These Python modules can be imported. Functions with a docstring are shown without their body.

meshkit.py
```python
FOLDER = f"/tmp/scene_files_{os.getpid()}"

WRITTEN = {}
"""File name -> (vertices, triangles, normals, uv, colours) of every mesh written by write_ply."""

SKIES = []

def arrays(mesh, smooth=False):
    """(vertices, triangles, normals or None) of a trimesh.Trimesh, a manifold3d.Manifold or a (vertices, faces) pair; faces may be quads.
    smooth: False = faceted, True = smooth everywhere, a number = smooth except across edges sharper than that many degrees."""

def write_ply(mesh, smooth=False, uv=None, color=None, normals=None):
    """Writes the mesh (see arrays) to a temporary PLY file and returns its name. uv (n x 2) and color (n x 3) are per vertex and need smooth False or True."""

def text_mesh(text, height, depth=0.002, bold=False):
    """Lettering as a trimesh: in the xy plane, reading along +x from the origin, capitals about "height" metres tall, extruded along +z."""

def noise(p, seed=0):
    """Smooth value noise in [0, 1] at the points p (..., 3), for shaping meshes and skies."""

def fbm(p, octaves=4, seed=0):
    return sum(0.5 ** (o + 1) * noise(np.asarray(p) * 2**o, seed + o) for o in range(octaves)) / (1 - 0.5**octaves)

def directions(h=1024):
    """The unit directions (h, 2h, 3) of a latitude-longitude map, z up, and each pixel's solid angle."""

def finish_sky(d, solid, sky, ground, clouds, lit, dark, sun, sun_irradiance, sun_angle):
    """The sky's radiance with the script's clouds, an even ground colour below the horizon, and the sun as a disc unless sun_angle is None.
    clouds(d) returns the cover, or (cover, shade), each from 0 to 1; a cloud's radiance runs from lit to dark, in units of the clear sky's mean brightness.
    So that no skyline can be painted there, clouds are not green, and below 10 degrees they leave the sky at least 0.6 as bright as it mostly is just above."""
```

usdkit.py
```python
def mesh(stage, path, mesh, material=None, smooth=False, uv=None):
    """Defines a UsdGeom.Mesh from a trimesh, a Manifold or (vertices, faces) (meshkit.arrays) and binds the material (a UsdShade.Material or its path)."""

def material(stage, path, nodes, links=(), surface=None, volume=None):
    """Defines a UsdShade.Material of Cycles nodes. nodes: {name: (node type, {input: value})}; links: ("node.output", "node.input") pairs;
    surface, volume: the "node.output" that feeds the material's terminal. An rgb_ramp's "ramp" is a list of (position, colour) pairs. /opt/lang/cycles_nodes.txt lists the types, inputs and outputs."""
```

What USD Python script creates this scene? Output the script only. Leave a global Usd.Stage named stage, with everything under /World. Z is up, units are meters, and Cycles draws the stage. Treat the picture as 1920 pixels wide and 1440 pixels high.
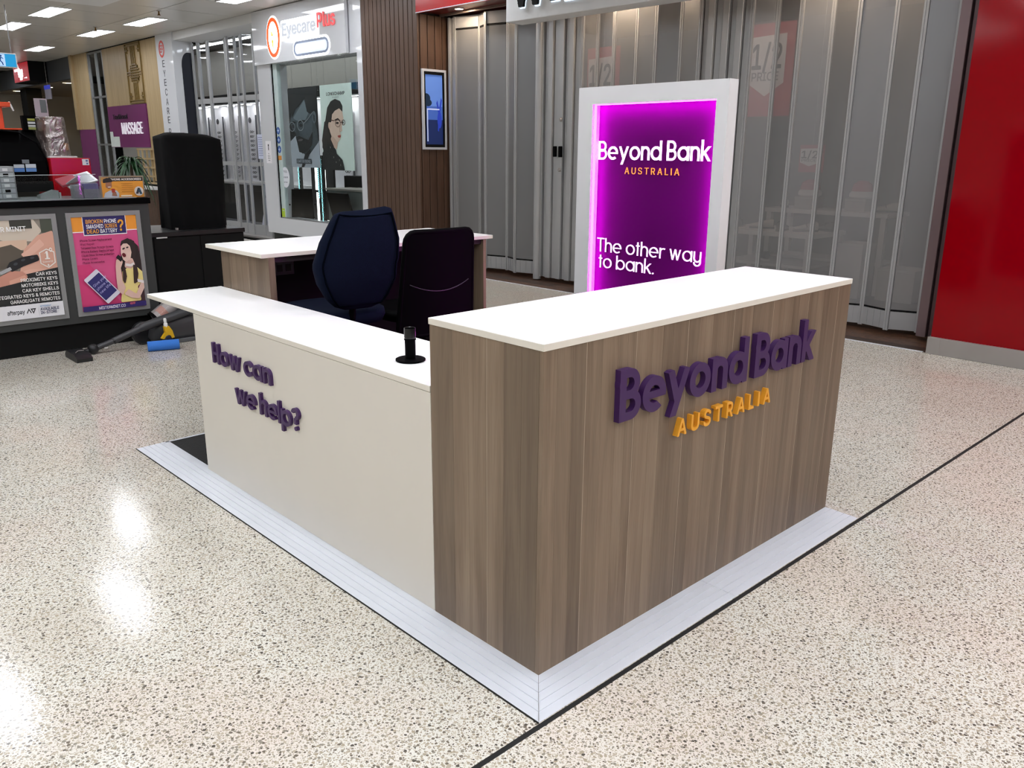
import math, random
import numpy as np
import trimesh
import manifold3d as m3
import usdkit, meshkit
from shapely.geometry import Polygon, Point, LineString, box as sbox
from shapely.ops import unary_union
from shapely import affinity
from pxr import Usd, UsdGeom, UsdShade, UsdLux, Gf, Sdf

random.seed(7)
RNG = np.random.default_rng(7)
stage = Usd.Stage.CreateInMemory()
UsdGeom.SetStageUpAxis(stage, "Z")
UsdGeom.SetStageMetersPerUnit(stage, 1.0)
UsdGeom.Xform.Define(stage, "/World")
UsdGeom.Scope.Define(stage, "/World/Looks")

# ------------------------------------------------------------------ camera, exposure
FPX, CAM, YAW, PITCH, ROLL = 1558.03, (-1.5944, -1.54844, 1.55813), 0.80998, -0.272967, 0.0065812
EXPOSURE = 0.0
cam = UsdGeom.Camera.Define(stage, "/World/camera")
d_ = np.array([math.cos(PITCH) * math.cos(YAW), math.cos(PITCH) * math.sin(YAW), math.sin(PITCH)])
r_ = np.cross(d_, [0, 0, 1.0]); r_ /= np.linalg.norm(r_)
u_ = np.cross(r_, d_)
rr = math.cos(ROLL) * r_ + math.sin(ROLL) * u_
uu = -math.sin(ROLL) * r_ + math.cos(ROLL) * u_
cam.AddTransformOp().Set(Gf.Matrix4d(*rr, 0, *uu, 0, *(-d_), 0, *CAM, 1))
cam.CreateHorizontalApertureAttr(36.0)
cam.CreateVerticalApertureAttr(27.0)
cam.CreateFocalLengthAttr(FPX / 1920 * 36.0)
cam.CreateClippingRangeAttr(Gf.Vec2f(0.05, 200))
cam.CreateExposureAttr(EXPOSURE)
PANEL_LIGHT = 16.0          # radiance of the ceiling light panels, the main light of the place
CEIL = 3.7                  # ceiling height


# ------------------------------------------------------------------ materials
def lin(h):
    if not isinstance(h, str):
        return tuple(h)
    c = [int(h[i:i + 2], 16) / 255 for i in (0, 2, 4)]
    return tuple(x / 12.92 if x <= 0.04045 else ((x + 0.055) / 1.055) ** 2.4 for x in c)


MATS = {}


def mat(name, col, rough=0.5, metal=0.0, spec=0.5, var=0.06, scale=7.0, stretch=(1, 1, 1), bump=0.0, bscale=60.0,
        emit=None, estr=0.0, coat=0.0, see=0.0, trans=0.0, sheen=0.0, rnd=0.0):
    """A principled material whose colour is broken up by a little object-space noise."""
    if name in MATS:
        return MATS[name]
    c = np.array(lin(col))
    n = {"tc": ("texture_coordinate", {}), "mp": ("mapping", {"scale": stretch}),
         "nz": ("noise_texture", {"scale": scale, "detail": 3.0}),
         "mx": ("mix", {"color1": tuple(np.clip(c * (1 - var), 0, 1)), "color2": tuple(np.clip(c * (1 + var), 0, 1))}),
         "p": ("principled_bsdf", {"roughness": rough, "metallic": metal, "specular_ior_level": spec, "coat_weight": coat,
                                   "transmission_weight": trans, "sheen_weight": sheen})}
    l = [("tc.object", "mp.vector"), ("mp.vector", "nz.vector"), ("nz.fac", "mx.fac")]
    last = "mx.color"
    if rnd:
        n["oi"] = ("object_info", {})
        n["mr"] = ("map_range", {"from_min": 0.0, "from_max": 1.0, "to_min": 1 - rnd, "to_max": 1 + rnd})
        n["hv"] = ("hsv", {})
        l += [("oi.random", "mr.value"), ("mr.result", "hv.value"), (last, "hv.color")]
        last = "hv.color"
    l.append((last, "p.base_color"))
    if emit is not None:
        n["p"][1]["emission_color"] = lin(emit)
        n["p"][1]["emission_strength"] = estr
    if bump:
        n["nb"] = ("noise_texture", {"scale": bscale, "detail": 2.0})
        n["bp"] = ("bump", {"strength": bump, "distance": 0.004})
        l += [("tc.object", "nb.vector"), ("nb.fac", "bp.height"), ("bp.normal", "p.normal")]
    surf = "p.BSDF"
    if see:
        n["tr"] = ("transparent_bsdf", {})
        n["mc"] = ("mix_closure", {"fac": see})
        l += [("p.BSDF", "mc.closure1"), ("tr.BSDF", "mc.closure2")]
        surf = "mc.closure"
    MATS[name] = usdkit.material(stage, "/World/Looks/" + name, n, l, surface=surf)
    return MATS[name]


def pane_mat(name, tint=(0.93, 0.96, 0.95), base=0.04, rough=0.02):
    """Window glass: clear, with a mirror share that grows at grazing angles."""
    if name not in MATS:
        MATS[name] = usdkit.material(stage, "/World/Looks/" + name, {
            "t": ("transparent_bsdf", {"color": tint}), "g": ("glossy_bsdf", {"color": (1, 1, 1), "roughness": rough}),
            "f": ("layer_weight", {"blend": 0.5}), "q": ("math", {"math_type": "power", "value2": 5.0}),
            "a": ("math", {"math_type": "multiply_add", "value2": 0.6, "value3": base}), "m": ("mix_closure", {})},
            [("f.facing", "q.value1"), ("q.value", "a.value1"), ("a.value", "m.fac"), ("t.BSDF", "m.closure1"), ("g.BSDF", "m.closure2")], surface="m.closure")
    return MATS[name]


def glow(name, col, strength):
    if name not in MATS:
        MATS[name] = usdkit.material(stage, "/World/Looks/" + name, {"e": ("emission", {"color": lin(col), "strength": strength})},
                                     surface="e.emission")
    return MATS[name]


# terrazzo: cream matrix with grey and brown stone chips, faint stains, polished
def terrazzo():
    n = {"g": ("geometry", {}),
         "v": ("voronoi_texture", {"scale": 88.0, "dimensions": "2D", "randomness": 1.0}),
         "v2": ("voronoi_texture", {"scale": 175.0, "dimensions": "2D", "randomness": 1.0}),
         "w": ("noise_texture", {"scale": 45.0, "detail": 2.0}),
         "wv": ("vector_math", {"math_type": "multiply_add", "vector2": (0.008, 0.008, 0.0)}),
         "s1": ("separate_color", {}), "s2": ("separate_color", {}),
         "t1": ("map_range", {"from_min": 0.0, "from_max": 1.0, "to_min": 0.12, "to_max": 0.46}),
         "c1": ("math", {"math_type": "less_than"}),
         "t2": ("map_range", {"from_min": 0.0, "from_max": 1.0, "to_min": 0.04, "to_max": 0.46}),
         "c2": ("math", {"math_type": "less_than"}),
         "r1": ("rgb_ramp", {"interpolate": False, "ramp": [(0.0, lin("8f897c")), (0.22, lin("b3a896")), (0.45, lin("736a5e")), (0.6, lin("a59a86")), (0.8, lin("c3bbab")), (0.93, lin("59544d"))]}),
         "r2": ("rgb_ramp", {"interpolate": False, "ramp": [(0.0, lin("a39986")), (0.4, lin("beb6a5")), (0.7, lin("8a7f70"))]}),
         "st": ("noise_texture", {"scale": 1.1, "detail": 4.0, "roughness": 0.6}),
         "base": ("rgb_ramp", {"ramp": [(0.36, lin("d3cec3")), (0.5, lin("dbd9d0")), (0.64, lin("dad0c6"))]}),
         "m1": ("mix", {}), "m2": ("mix", {}), "p": ("principled_bsdf", {"roughness": 0.135, "specular_ior_level": 0.5})}
    l = [("g.position", "w.vector"), ("w.color", "wv.vector1"), ("g.position", "wv.vector3"),
         ("wv.vector", "v.vector"), ("wv.vector", "v2.vector"), ("v.color", "s1.color"), ("v2.color", "s2.color"),
         ("s1.r", "t1.value"), ("v.distance", "c1.value1"), ("t1.result", "c1.value2"),
         ("s2.r", "t2.value"), ("v2.distance", "c2.value1"), ("t2.result", "c2.value2"),
         ("s1.g", "r1.fac"), ("s2.g", "r2.fac"), ("g.position", "st.vector"), ("st.fac", "base.fac"),
         ("base.color", "m1.color1"), ("r2.color", "m1.color2"), ("c2.value", "m1.fac"),
         ("m1.color", "m2.color1"), ("r1.color", "m2.color2"), ("c1.value", "m2.fac"), ("m2.color", "p.base_color")]
    return usdkit.material(stage, "/World/Looks/terrazzo", n, l, surface="p.BSDF")


def wood(name, dark, light, scale=1.0, rnd=0.12, rough=0.45):
    """Straight vertical grain along z."""
    n = {"tc": ("texture_coordinate", {}), "oi": ("object_info", {}),
         "off": ("vector_math", {"math_type": "multiply_add", "vector2": (7.0, 3.0, 5.0)}),
         "mp": ("mapping", {"scale": (20.0 * scale, 20.0 * scale, 1.1 * scale)}),
         "n1": ("noise_texture", {"scale": 1.0, "detail": 5.0, "roughness": 0.62, "distortion": 0.6}),
         "mp2": ("mapping", {"scale": (240.0 * scale, 240.0 * scale, 5.0 * scale)}),
         "n2": ("noise_texture", {"scale": 1.0, "detail": 2.0}),
         "ad": ("math", {"math_type": "multiply_add", "value2": 0.22}),
         "rp": ("rgb_ramp", {"ramp": [(0.38, lin(dark)), (0.82, lin(light))]}),
         "mr": ("map_range", {"from_min": 0.0, "from_max": 1.0, "to_min": 1 - rnd, "to_max": 1 + rnd}),
         "hv": ("hsv", {}), "p": ("principled_bsdf", {"roughness": rough, "specular_ior_level": 0.4})}
    l = [("oi.random", "off.vector1"), ("tc.object", "off.vector3"), ("off.vector", "mp.vector"), ("mp.vector", "n1.vector"),
         ("off.vector", "mp2.vector"), ("mp2.vector", "n2.vector"), ("n2.fac", "ad.value1"), ("n1.fac", "ad.value3"), ("ad.value", "rp.fac"),
         ("oi.random", "mr.value"), ("mr.result", "hv.value"), ("rp.color", "hv.color"), ("hv.color", "p.base_color")]
    return usdkit.material(stage, "/World/Looks/" + name, n, l, surface="p.BSDF")


M_TERR = terrazzo()
M_OAK = wood("counter_wood", "6b5948", "8a7864", rnd=0.22)
M_SLAT = wood("slat_wood", "4c372b", "5f483a", rnd=0.05)
M_TAN = wood("tan_wood", "9c8660", "b59e78", rnd=0.05)
M_WHITE = mat("white_top", "f3f3f3", rough=0.3, coat=0.0, var=0.01)
M_EDGE = mat("white_edge", "e2dccf", rough=0.45, var=0.02)
M_BEIGE = mat("cream_laminate", "ddd7cb", rough=0.4, var=0.02)
M_ALU = mat("brushed_aluminium", "d6dae2", rough=0.42, metal=0.15, var=0.015, scale=20)
M_ALUD = mat("grey_aluminium", "9a9a9b", rough=0.35, metal=0.7, var=0.06, scale=12)
M_STEEL = mat("steel_plinth", "a5a19d", rough=0.35, metal=0.45, var=0.06)
M_PURPLE = mat("purple_acrylic", "3b1a52", rough=0.42, var=0.05)
M_GOLD = mat("gold_acrylic", "eda62f", rough=0.4, var=0.04)
M_BLACK = mat("black_plastic", "040405", rough=0.6, var=0.2, scale=30, spec=0.05)
M_MATTE = mat("matte_black", "050505", rough=0.7, var=0.2, spec=0.25)
M_CLOTHK = mat("black_cloth", "060607", rough=0.9, var=0.3, scale=40, bump=0.4, bscale=250, spec=0.2)
M_RUBBER = mat("black_rubber", "101010", rough=0.75, var=0.2)
M_MAT = mat("ribbed_mat", "0e0f10", rough=0.8, var=0.5, scale=1.0, stretch=(170, 2, 1), bump=0.5, bscale=120)
M_WHITEG = mat("white_gloss", "d4d6da", rough=0.06, var=0.01, spec=0.6)
M_WHITEP = mat("white_paint", "d6d6d6", rough=0.5, var=0.02)
M_CEIL = mat("ceiling_panel", "cbc8c2", rough=0.28, var=0.03, scale=3, spec=0.6)
M_WALL = mat("plain_wall", "c9c6bf", rough=0.7, var=0.03)
M_REDG = mat("red_gloss", "88000c", rough=0.10, var=0.02, spec=0.3)
M_DARK = mat("dark_interior", "1c1a19", rough=0.6, var=0.2)
M_GREYD = mat("charcoal_laminate", "353736", rough=0.55, var=0.08, scale=20)
M_GREYF = mat("grey_fascia", "46494c", rough=0.5, var=0.05)
M_PERF = mat("perforated_steel", "b2b3b4", rough=0.42, metal=0.5, var=0.08, scale=260, see=0.62)
M_SHEET = mat("folded_steel", "acadae", rough=0.4, metal=0.35, var=0.03)
M_PANEL = glow("light_panel", "f6f9ff", PANEL_LIGHT)
M_PANE = pane_mat("clear_pane", (0.96, 0.98, 0.975))
M_PANEK = pane_mat("kiosk_pane", (0.93, 0.95, 0.95), base=0.006)
M_PANEC = pane_mat("polycarbonate_pane", (0.93, 0.94, 0.96), base=0.05)


# ------------------------------------------------------------------ shapes
def bx(x0, x1, y0, y1, z0, z1, bev=0.0):
    if bev <= 0:
        m = trimesh.creation.box([x1 - x0, y1 - y0, z1 - z0])
        m.apply_translation([(x0 + x1) / 2, (y0 + y1) / 2, (z0 + z1) / 2])
        return m
    b, pts = bev, []
    for X, sx in ((x0, 1), (x1, -1)):
        for Y, sy in ((y0, 1), (y1, -1)):
            for Z, sz in ((z0, 1), (z1, -1)):
                pts += [(X, Y + sy * b, Z + sz * b), (X + sx * b, Y, Z + sz * b), (X + sx * b, Y + sy * b, Z)]
    return trimesh.convex.convex_hull(np.array(pts))


def cat(*ms):
    return trimesh.util.concatenate([m for m in ms if m is not None])


def tube(path, r, seg=10, closed=False):
    """A round bar along a path; r a number or one radius per point."""
    p = np.asarray(path, float); n = len(p)
    rs = np.full(n, r) if np.ndim(r) == 0 else np.asarray(r, float)
    t = np.gradient(p, axis=0) if not closed else np.roll(p, -1, 0) - np.roll(p, 1, 0)
    t /= np.linalg.norm(t, axis=1, keepdims=True) + 1e-12
    ref = np.array([0, 0, 1.0]) if abs(t[0][2]) < 0.9 else np.array([1.0, 0, 0])
    a = np.linspace(0, 2 * np.pi, seg, endpoint=False)
    V, u = [], None
    for i in range(n):
        u = ref - t[i] * (ref @ t[i]) if u is None else u - t[i] * (u @ t[i])
        u /= np.linalg.norm(u) + 1e-12
        w = np.cross(t[i], u)
        V.append(p[i] + rs[i] * (np.cos(a)[:, None] * u + np.sin(a)[:, None] * w))
    V = np.vstack(V); F = []
    m = n if closed else n - 1
    for i in range(m):
        j = (i + 1) % n
        for k in range(seg):
            k2 = (k + 1) % seg
            A, B, C, D = i * seg + k, i * seg + k2, j * seg + k2, j * seg + k
            F += [[A, B, C], [A, C, D]]
    if not closed:
        V = np.vstack([V, p[0], p[-1]])
        for k in range(seg):
            k2 = (k + 1) % seg
            F += [[len(V) - 2, k2, k], [len(V) - 1, (n - 1) * seg + k, (n - 1) * seg + k2]]
    return trimesh.Trimesh(V, F, process=False)


def lathe(prof, seg=28):
    m = trimesh.creation.revolve(np.array(prof, float), sections=seg)
    return m


def loft(rings):
    """Closed surface through rings of equal point counts."""
    n, k = len(rings), len(rings[0])
    V = np.vstack(rings + [np.mean(rings[0], 0)[None], np.mean(rings[-1], 0)[None]]); F = []
    for i in range(n - 1):
        for j in range(k):
            j2 = (j + 1) % k
            A, B, C, D = i * k + j, i * k + j2, (i + 1) * k + j2, (i + 1) * k + j
            F += [[A, B, C], [A, C, D]]
    for j in range(k):
        j2 = (j + 1) % k
        F += [[n * k, j2, j], [n * k + 1, (n - 1) * k + j, (n - 1) * k + j2]]
    m = trimesh.Trimesh(V, F, process=False)
    m.fix_normals()
    return m


def superring(cx, cy, z, a, b, e=2.5, k=32):
    t = np.linspace(0, 2 * np.pi, k, endpoint=False)
    c, s = np.cos(t), np.sin(t)
    return np.stack([cx + a * np.sign(c) * np.abs(c) ** (2 / e), cy + b * np.sign(s) * np.abs(s) ** (2 / e), np.full(k, z)], 1)


def ext(poly, h, z0=0.0):
    gs = [g for g in getattr(poly, "geoms", [poly]) if g.geom_type == "Polygon" and g.area > 1e-9]
    ms = [trimesh.creation.extrude_polygon(g, h, engine="earcut") for g in gs]
    m = cat(*ms)
    if z0:
        m.apply_translation([0, 0, z0])
    return m


def face(axis, o):
    """4x4 that stands a drawing (u right, v up, w towards the viewer) on a wall that faces axis, its origin at o."""
    cols = {"-y": ((1, 0, 0), (0, 0, 1), (0, -1, 0)), "-x": ((0, -1, 0), (0, 0, 1), (-1, 0, 0)), "z": ((1, 0, 0), (0, 1, 0), (0, 0, 1)),
            "+x": ((0, 1, 0), (0, 0, 1), (1, 0, 0)), "+y": ((-1, 0, 0), (0, 0, 1), (0, 1, 0))}[axis]
    T = np.eye(4)
    for i, c in enumerate(cols):
        T[:3, i] = c
    T[:3, 3] = o
    return T


def xf(m, T):
    m = m.copy(); m.apply_transform(T); return m


def rotz(a, o=(0, 0, 0)):
    return trimesh.transformations.rotation_matrix(a, [0, 0, 1], o)


def rot(a, ax, o=(0, 0, 0)):
    return trimesh.transformations.rotation_matrix(a, ax, o)


# ------------------------------------------------------------------ scene tree
COUNT, WORLD = {}, {}


def newpath(parent, name):
    k = COUNT.get((parent, name), 0)
    COUNT[(parent, name)] = k + 1
    return f"{parent}/{name}" + (f"_{k:03d}" if k else "")


def thing(name, label, category, loc=(0, 0, 0), turn=0.0, group=None, kind=None):
    x = UsdGeom.Xform.Define(stage, newpath("/World", name))
    x.AddTranslateOp().Set(Gf.Vec3d(*map(float, loc)))
    if turn:
        x.AddRotateZOp().Set(math.degrees(turn))
    p = x.GetPrim()
    if label: p.SetCustomDataByKey("label", label)
    if category: p.SetCustomDataByKey("category", category)
    if group: p.SetCustomDataByKey("group", group)
    if kind: p.SetCustomDataByKey("kind", kind)
    T = np.eye(4); T[:3, 3] = loc
    if turn: T = T @ rotz(turn)
    WORLD[str(p.GetPath())] = np.linalg.inv(T)
    return p


def setting(name, label=None):
    return thing(name, label, None, kind="structure")


def part(t, name, mesh, material, smooth=False, local=False, label=None, kind=None):
    """One mesh under a thing (or a part); coordinates are the world's unless local."""
    path = str(t.GetPath())
    inv = WORLD[path]
    if not local and not np.allclose(inv, np.eye(4)):
        mesh = xf(mesh, inv)
    p = usdkit.mesh(stage, newpath(path, name), mesh, material, smooth=smooth).GetPrim()
    WORLD[str(p.GetPath())] = inv
    if label: p.SetCustomDataByKey("label", label)
    if kind: p.SetCustomDataByKey("kind", kind)
    return p


def copy_of(first, loc, turn=0.0, label=None):
    was = first.GetCustomData()
    r = thing(first.GetName(), label or was.get("label"), was["category"], loc, turn, was.get("group"))
    r.GetReferences().AddInternalReference(first.GetPath())
    r.SetInstanceable(True)
    return r


# ------------------------------------------------------------------ lettering
W = 0.19


def ring(cx, cy, r, w):
    return Point(cx, cy).buffer(r, 24).difference(Point(cx, cy).buffer(r - w, 24))


def line(pts, w):
    return LineString(pts).buffer(w / 2, cap_style=2, join_style=2)


def glyph(ch, w=W, xh=0.72):
    """A round geometric sans letter, capitals one unit tall: (shape, advance width)."""
    r = xh / 2
    R = lambda: ring(r, r, r, w)
    if ch in "od":
        s = R(); wd = 2 * r
        if ch == "d": s = unary_union([s, sbox(2 * r - w, 0, 2 * r, 1)])
    elif ch == "a": s = unary_union([R(), sbox(2 * r - w, 0, 2 * r, xh)]); wd = 2 * r
    elif ch == "b": s = unary_union([R(), sbox(0, 0, w, 1)]); wd = 2 * r
    elif ch == "p": s = unary_union([R(), sbox(0, -0.29, w, xh)]); wd = 2 * r
    elif ch == "c": s = R().difference(Polygon([(r, r), (2.2 * r, r + 0.62 * r), (2.2 * r, r - 0.62 * r)])); wd = 1.82 * r
    elif ch == "e":
        s = R().difference(Polygon([(r, r - w * 0.42), (2.3 * r, r - w * 0.42), (2.3 * r, r - 1.3 * r), (r, r - w * 0.42)]))
        s = unary_union([s, sbox(w * 0.5, r - w * 0.42, 2 * r - w * 0.12, r + w * 0.38)]); wd = 2 * r
    elif ch in "nh":
        q = 0.29
        arch = ring(q, xh - q, q, w).intersection(sbox(0, xh - q, 2 * q, xh))
        s = unary_union([sbox(0, 0, w, 1 if ch == "h" else xh), arch, sbox(2 * q - w, 0, 2 * q, xh - q + 0.001)]); wd = 2 * q
    elif ch == "u" or ch == "y" and w < 0.12:
        q = 0.28
        bowl = ring(q, q, q, w).intersection(sbox(0, 0, 2 * q, q))
        s = unary_union([bowl, sbox(0, q - 0.001, w, xh), sbox(2 * q - w, 0 if ch == "u" else 0.0, 2 * q, xh)]); wd = 2 * q
        if ch == "y":
            tail = ring(q, 0.02, q, w).intersection(sbox(0.02, -0.4, 2 * q, 0.02))
            s = unary_union([s, tail])
    elif ch == "y":
        s = unary_union([line([(w * 0.52, xh), (0.36, 0.02)], w), line([(0.62, xh), (0.2, -0.27)], w)]); wd = 0.68
        s = s.intersection(sbox(-0.2, -0.24, 1, xh))
    elif ch == "k":
        s = unary_union([sbox(0, 0, w, 1.03), line([(w * 0.7, 0.30), (0.56, 0.78)], w * 0.95), line([(0.2, 0.42), (0.56, -0.06)], w)]); wd = 0.55
        s = s.intersection(sbox(0, 0, 0.6, 1.03)).difference(sbox(w, xh, 1, 2))
    elif ch == "l": s = sbox(0, 0, w, 1); wd = w
    elif ch == "t": s = unary_union([sbox(0.1, 0.0, 0.1 + w, 0.93), sbox(0, xh - w * 0.85, 0.2 + w, xh)]); wd = 0.2 + w
    elif ch == "r":
        arch = ring(0.3, xh - 0.3, 0.3, w).intersection(Polygon([(0, xh - 0.3), (0.3, xh - 0.3), (0.5, xh + 0.1), (0, xh + 0.1)]))
        s = unary_union([sbox(0, 0, w, xh), arch]); wd = 0.36
    elif ch == "w":
        s = line([(0.06, xh + 0.04), (0.27, 0.0), (0.45, xh), (0.63, 0.0), (0.84, xh + 0.04)], w * 0.92).intersection(sbox(-0.1, 0, 1.1, xh)); wd = 0.9
    elif ch == "B":
        def bowl(y0, y1, wd):
            q = (y1 - y0) / 2
            o = unary_union([sbox(0, y0, wd - q, y1), Point(wd - q, y0 + q).buffer(q, 20)])
            i = unary_union([sbox(w, y0 + w * 0.9, wd - q, y1 - w * 0.9), Point(wd - q, y0 + q).buffer(max(q - w * 0.9, 0.02), 20)])
            return o.difference(i)
        s = unary_union([bowl(0, 0.58, 0.62), bowl(0.42, 1.0, 0.57), sbox(0, 0, w, 1)]); wd = 0.62
    elif ch == "H": s = unary_union([sbox(0, 0, w, 1), sbox(0.6 - w, 0, 0.6, 1), sbox(0, 0.42, 0.6, 0.42 + w * 0.9)]); wd = 0.6
    elif ch == "T": s = unary_union([sbox(0.3 - w / 2, 0, 0.3 + w / 2, 1), sbox(0, 1 - w, 0.6, 1)]); wd = 0.6
    elif ch == "?":
        s = unary_union([ring(0.26, 0.74, 0.26, w).difference(Polygon([(0.26, 0.74), (-0.1, 0.8), (-0.1, 0.3), (0.26, 0.3)])), sbox(0.26 - w / 2, 0.28, 0.26 + w / 2, 0.55), Point(0.26, w * 0.55).buffer(w * 0.58, 8)]); wd = 0.52
    elif ch == ".": s = Point(w * 0.6, w * 0.6).buffer(w * 0.62, 10); wd = w * 1.2
    else: raise KeyError(ch)
    return s, wd


def word(text, w=W, gap=0.075, space=0.22, xh=0.72):
    """[(character, shape)] set from x = 0, capitals one unit tall, and the total width."""
    out, x = [], 0.0
    for ch in text:
        if ch == " ":
            x += space; continue
        s, wd = glyph(ch, w, xh)
        out.append((ch, affinity.translate(s, x, 0)))
        x += wd + gap
    return out, x - gap


def letters(t, text, T, width, cap, depth, material, w=W, gap=0.075, space=0.22, name="letter", sub=None):
    """One raised letter per character on the surface T."""
    sh, tot = word(text, w, gap, space)
    for ch, s in sh:
        part(t, name, xf(ext(affinity.scale(s, width / tot, cap, origin=(0, 0)), depth), T), material)


def text(t, s, T, height, material, width=None, depth=0.0012, bold=True, align=0.0, name="lettering"):
    """A line of flat print; align 0 left, 0.5 centred, 1 right."""
    m = meshkit.text_mesh(s, height, depth, bold)
    lo, hi = m.bounds
    k = 1.0 if width is None else width / (hi[0] - lo[0])
    m.apply_translation([-lo[0] - align * (hi[0] - lo[0]), 0, 0])
    m.apply_scale([k, 1, 1])
    return part(t, name, xf(m, T), material)


def char_parts(t, s, T, height, material, width, depth, name="letter", bold=True):
    """Raised capitals, one part each, spread over a width."""
    ms = [bx(0, height * (0.22 if bold else 0.15), 0, height, 0, depth) if c == "I" else meshkit.text_mesh(c, height, depth, bold) for c in s]
    ws = [m.bounds[1][0] - m.bounds[0][0] for m in ms]
    gap = (width - sum(ws)) / (len(s) - 1)
    x = 0.0
    for m, wd in zip(ms, ws):
        m.apply_translation([x - m.bounds[0][0], 0, 0])
        part(t, name, xf(m, T), material)
        x += wd + gap


def at(T, u, v, w=0.0):
    S = np.eye(4); S[:3, 3] = (u, v, w)
    return T @ S


class Print:
    """Flat printed layers, each a thin sheet a little above the one below."""
    def __init__(self, t, T, w, h):
        self.t, self.T, self.w, self.h, self.k = t, T, w, h, 0

    def add(self, poly, col, name="print", rough=0.5):
        self.k += 1
        poly = affinity.scale(poly, self.w, self.h, origin=(0, 0))
        m = mat("ink_" + col, col, rough=rough, var=0.03) if isinstance(col, str) else col
        return part(self.t, name, xf(ext(poly, 0.0006), at(self.T, 0, 0, 0.0007 * self.k)), m)

    def text(self, s, u, v, h, col, width=None, align=0.0, bold=True):
        self.k += 1
        m = mat("ink_" + col, col, var=0.03) if isinstance(col, str) else col
        return text(self.t, s, at(self.T, u * self.w, v * self.h, 0.0007 * self.k), h * self.h, m, None if width is None else width * self.w, 0.0006, bold, align)


def E(cx, cy, rx, ry, a=0):
    return affinity.translate(affinity.rotate(affinity.scale(Point(0, 0).buffer(1, 14), rx, ry), a, origin=(0, 0)), cx, cy)


def PG(*p):
    return Polygon(p)


def blob(*p, r=0.02):
    q = Polygon(p).buffer(0)
    return q.buffer(r).buffer(-2 * r).buffer(r)


# ================================================================== THE SETTING
FX = 5.40        # the shop fronts stand in this plane, facing -x
SX = 5.87        # the folding shutters stand a little behind it
Y_END = 30.0

fl = setting("floor")
part(fl, "floor_slab", bx(-9, FX, -9, -0.172, -0.12, 0), M_TERR)
part(fl, "floor_slab", bx(-9, FX, -0.154, Y_END, -0.12, 0), M_TERR)
part(fl, "joint", bx(-9, FX, -0.172, -0.154, -0.10, -0.001), M_RUBBER, label="black movement joint across the terrazzo")
part(fl, "threshold_strip", bx(FX - 0.012, FX + 0.012, 0.93, 7.58, -0.02, 0.004), M_ALU, label="thin metal strip at the shop threshold")

ce = setting("ceiling")
for i in range(5):
    for j in range(14):
        x0, y0 = -0.6 + 1.2 * i, 10.2 + 1.2 * j
        part(ce, "ceiling_panel", bx(x0 + 0.006, min(x0 + 1.194, FX - 0.002), y0 + 0.006, y0 + 1.194, CEIL, CEIL + 0.02), M_CEIL)
part(ce, "ceiling_slab", bx(-9, 9, -9, 10.2, CEIL, CEIL + 0.1), M_CEIL)
part(ce, "ceiling_slab", bx(-9, -0.6, 10.2, Y_END, CEIL, CEIL + 0.1), M_CEIL)
part(ce, "backing", bx(-0.6, 9, 10.2, Y_END, CEIL + 0.03, CEIL + 0.13), M_DARK)

wl = setting("wall_left"); part(wl, "wall_surface", bx(-9.2, -9, -9, Y_END, 0, CEIL), M_WALL)  # out of view, closes the hall and bounces light back
wb = setting("wall_back"); part(wb, "wall_surface", bx(-9, 9, -9.2, -9, 0, CEIL), M_WALL)  # unseen wall behind the camera, encloses the hall and returns light
we = setting("wall_far"); part(we, "wall_surface", bx(-9, 9, Y_END, Y_END + 0.2, 0, CEIL), M_WALL)

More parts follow.
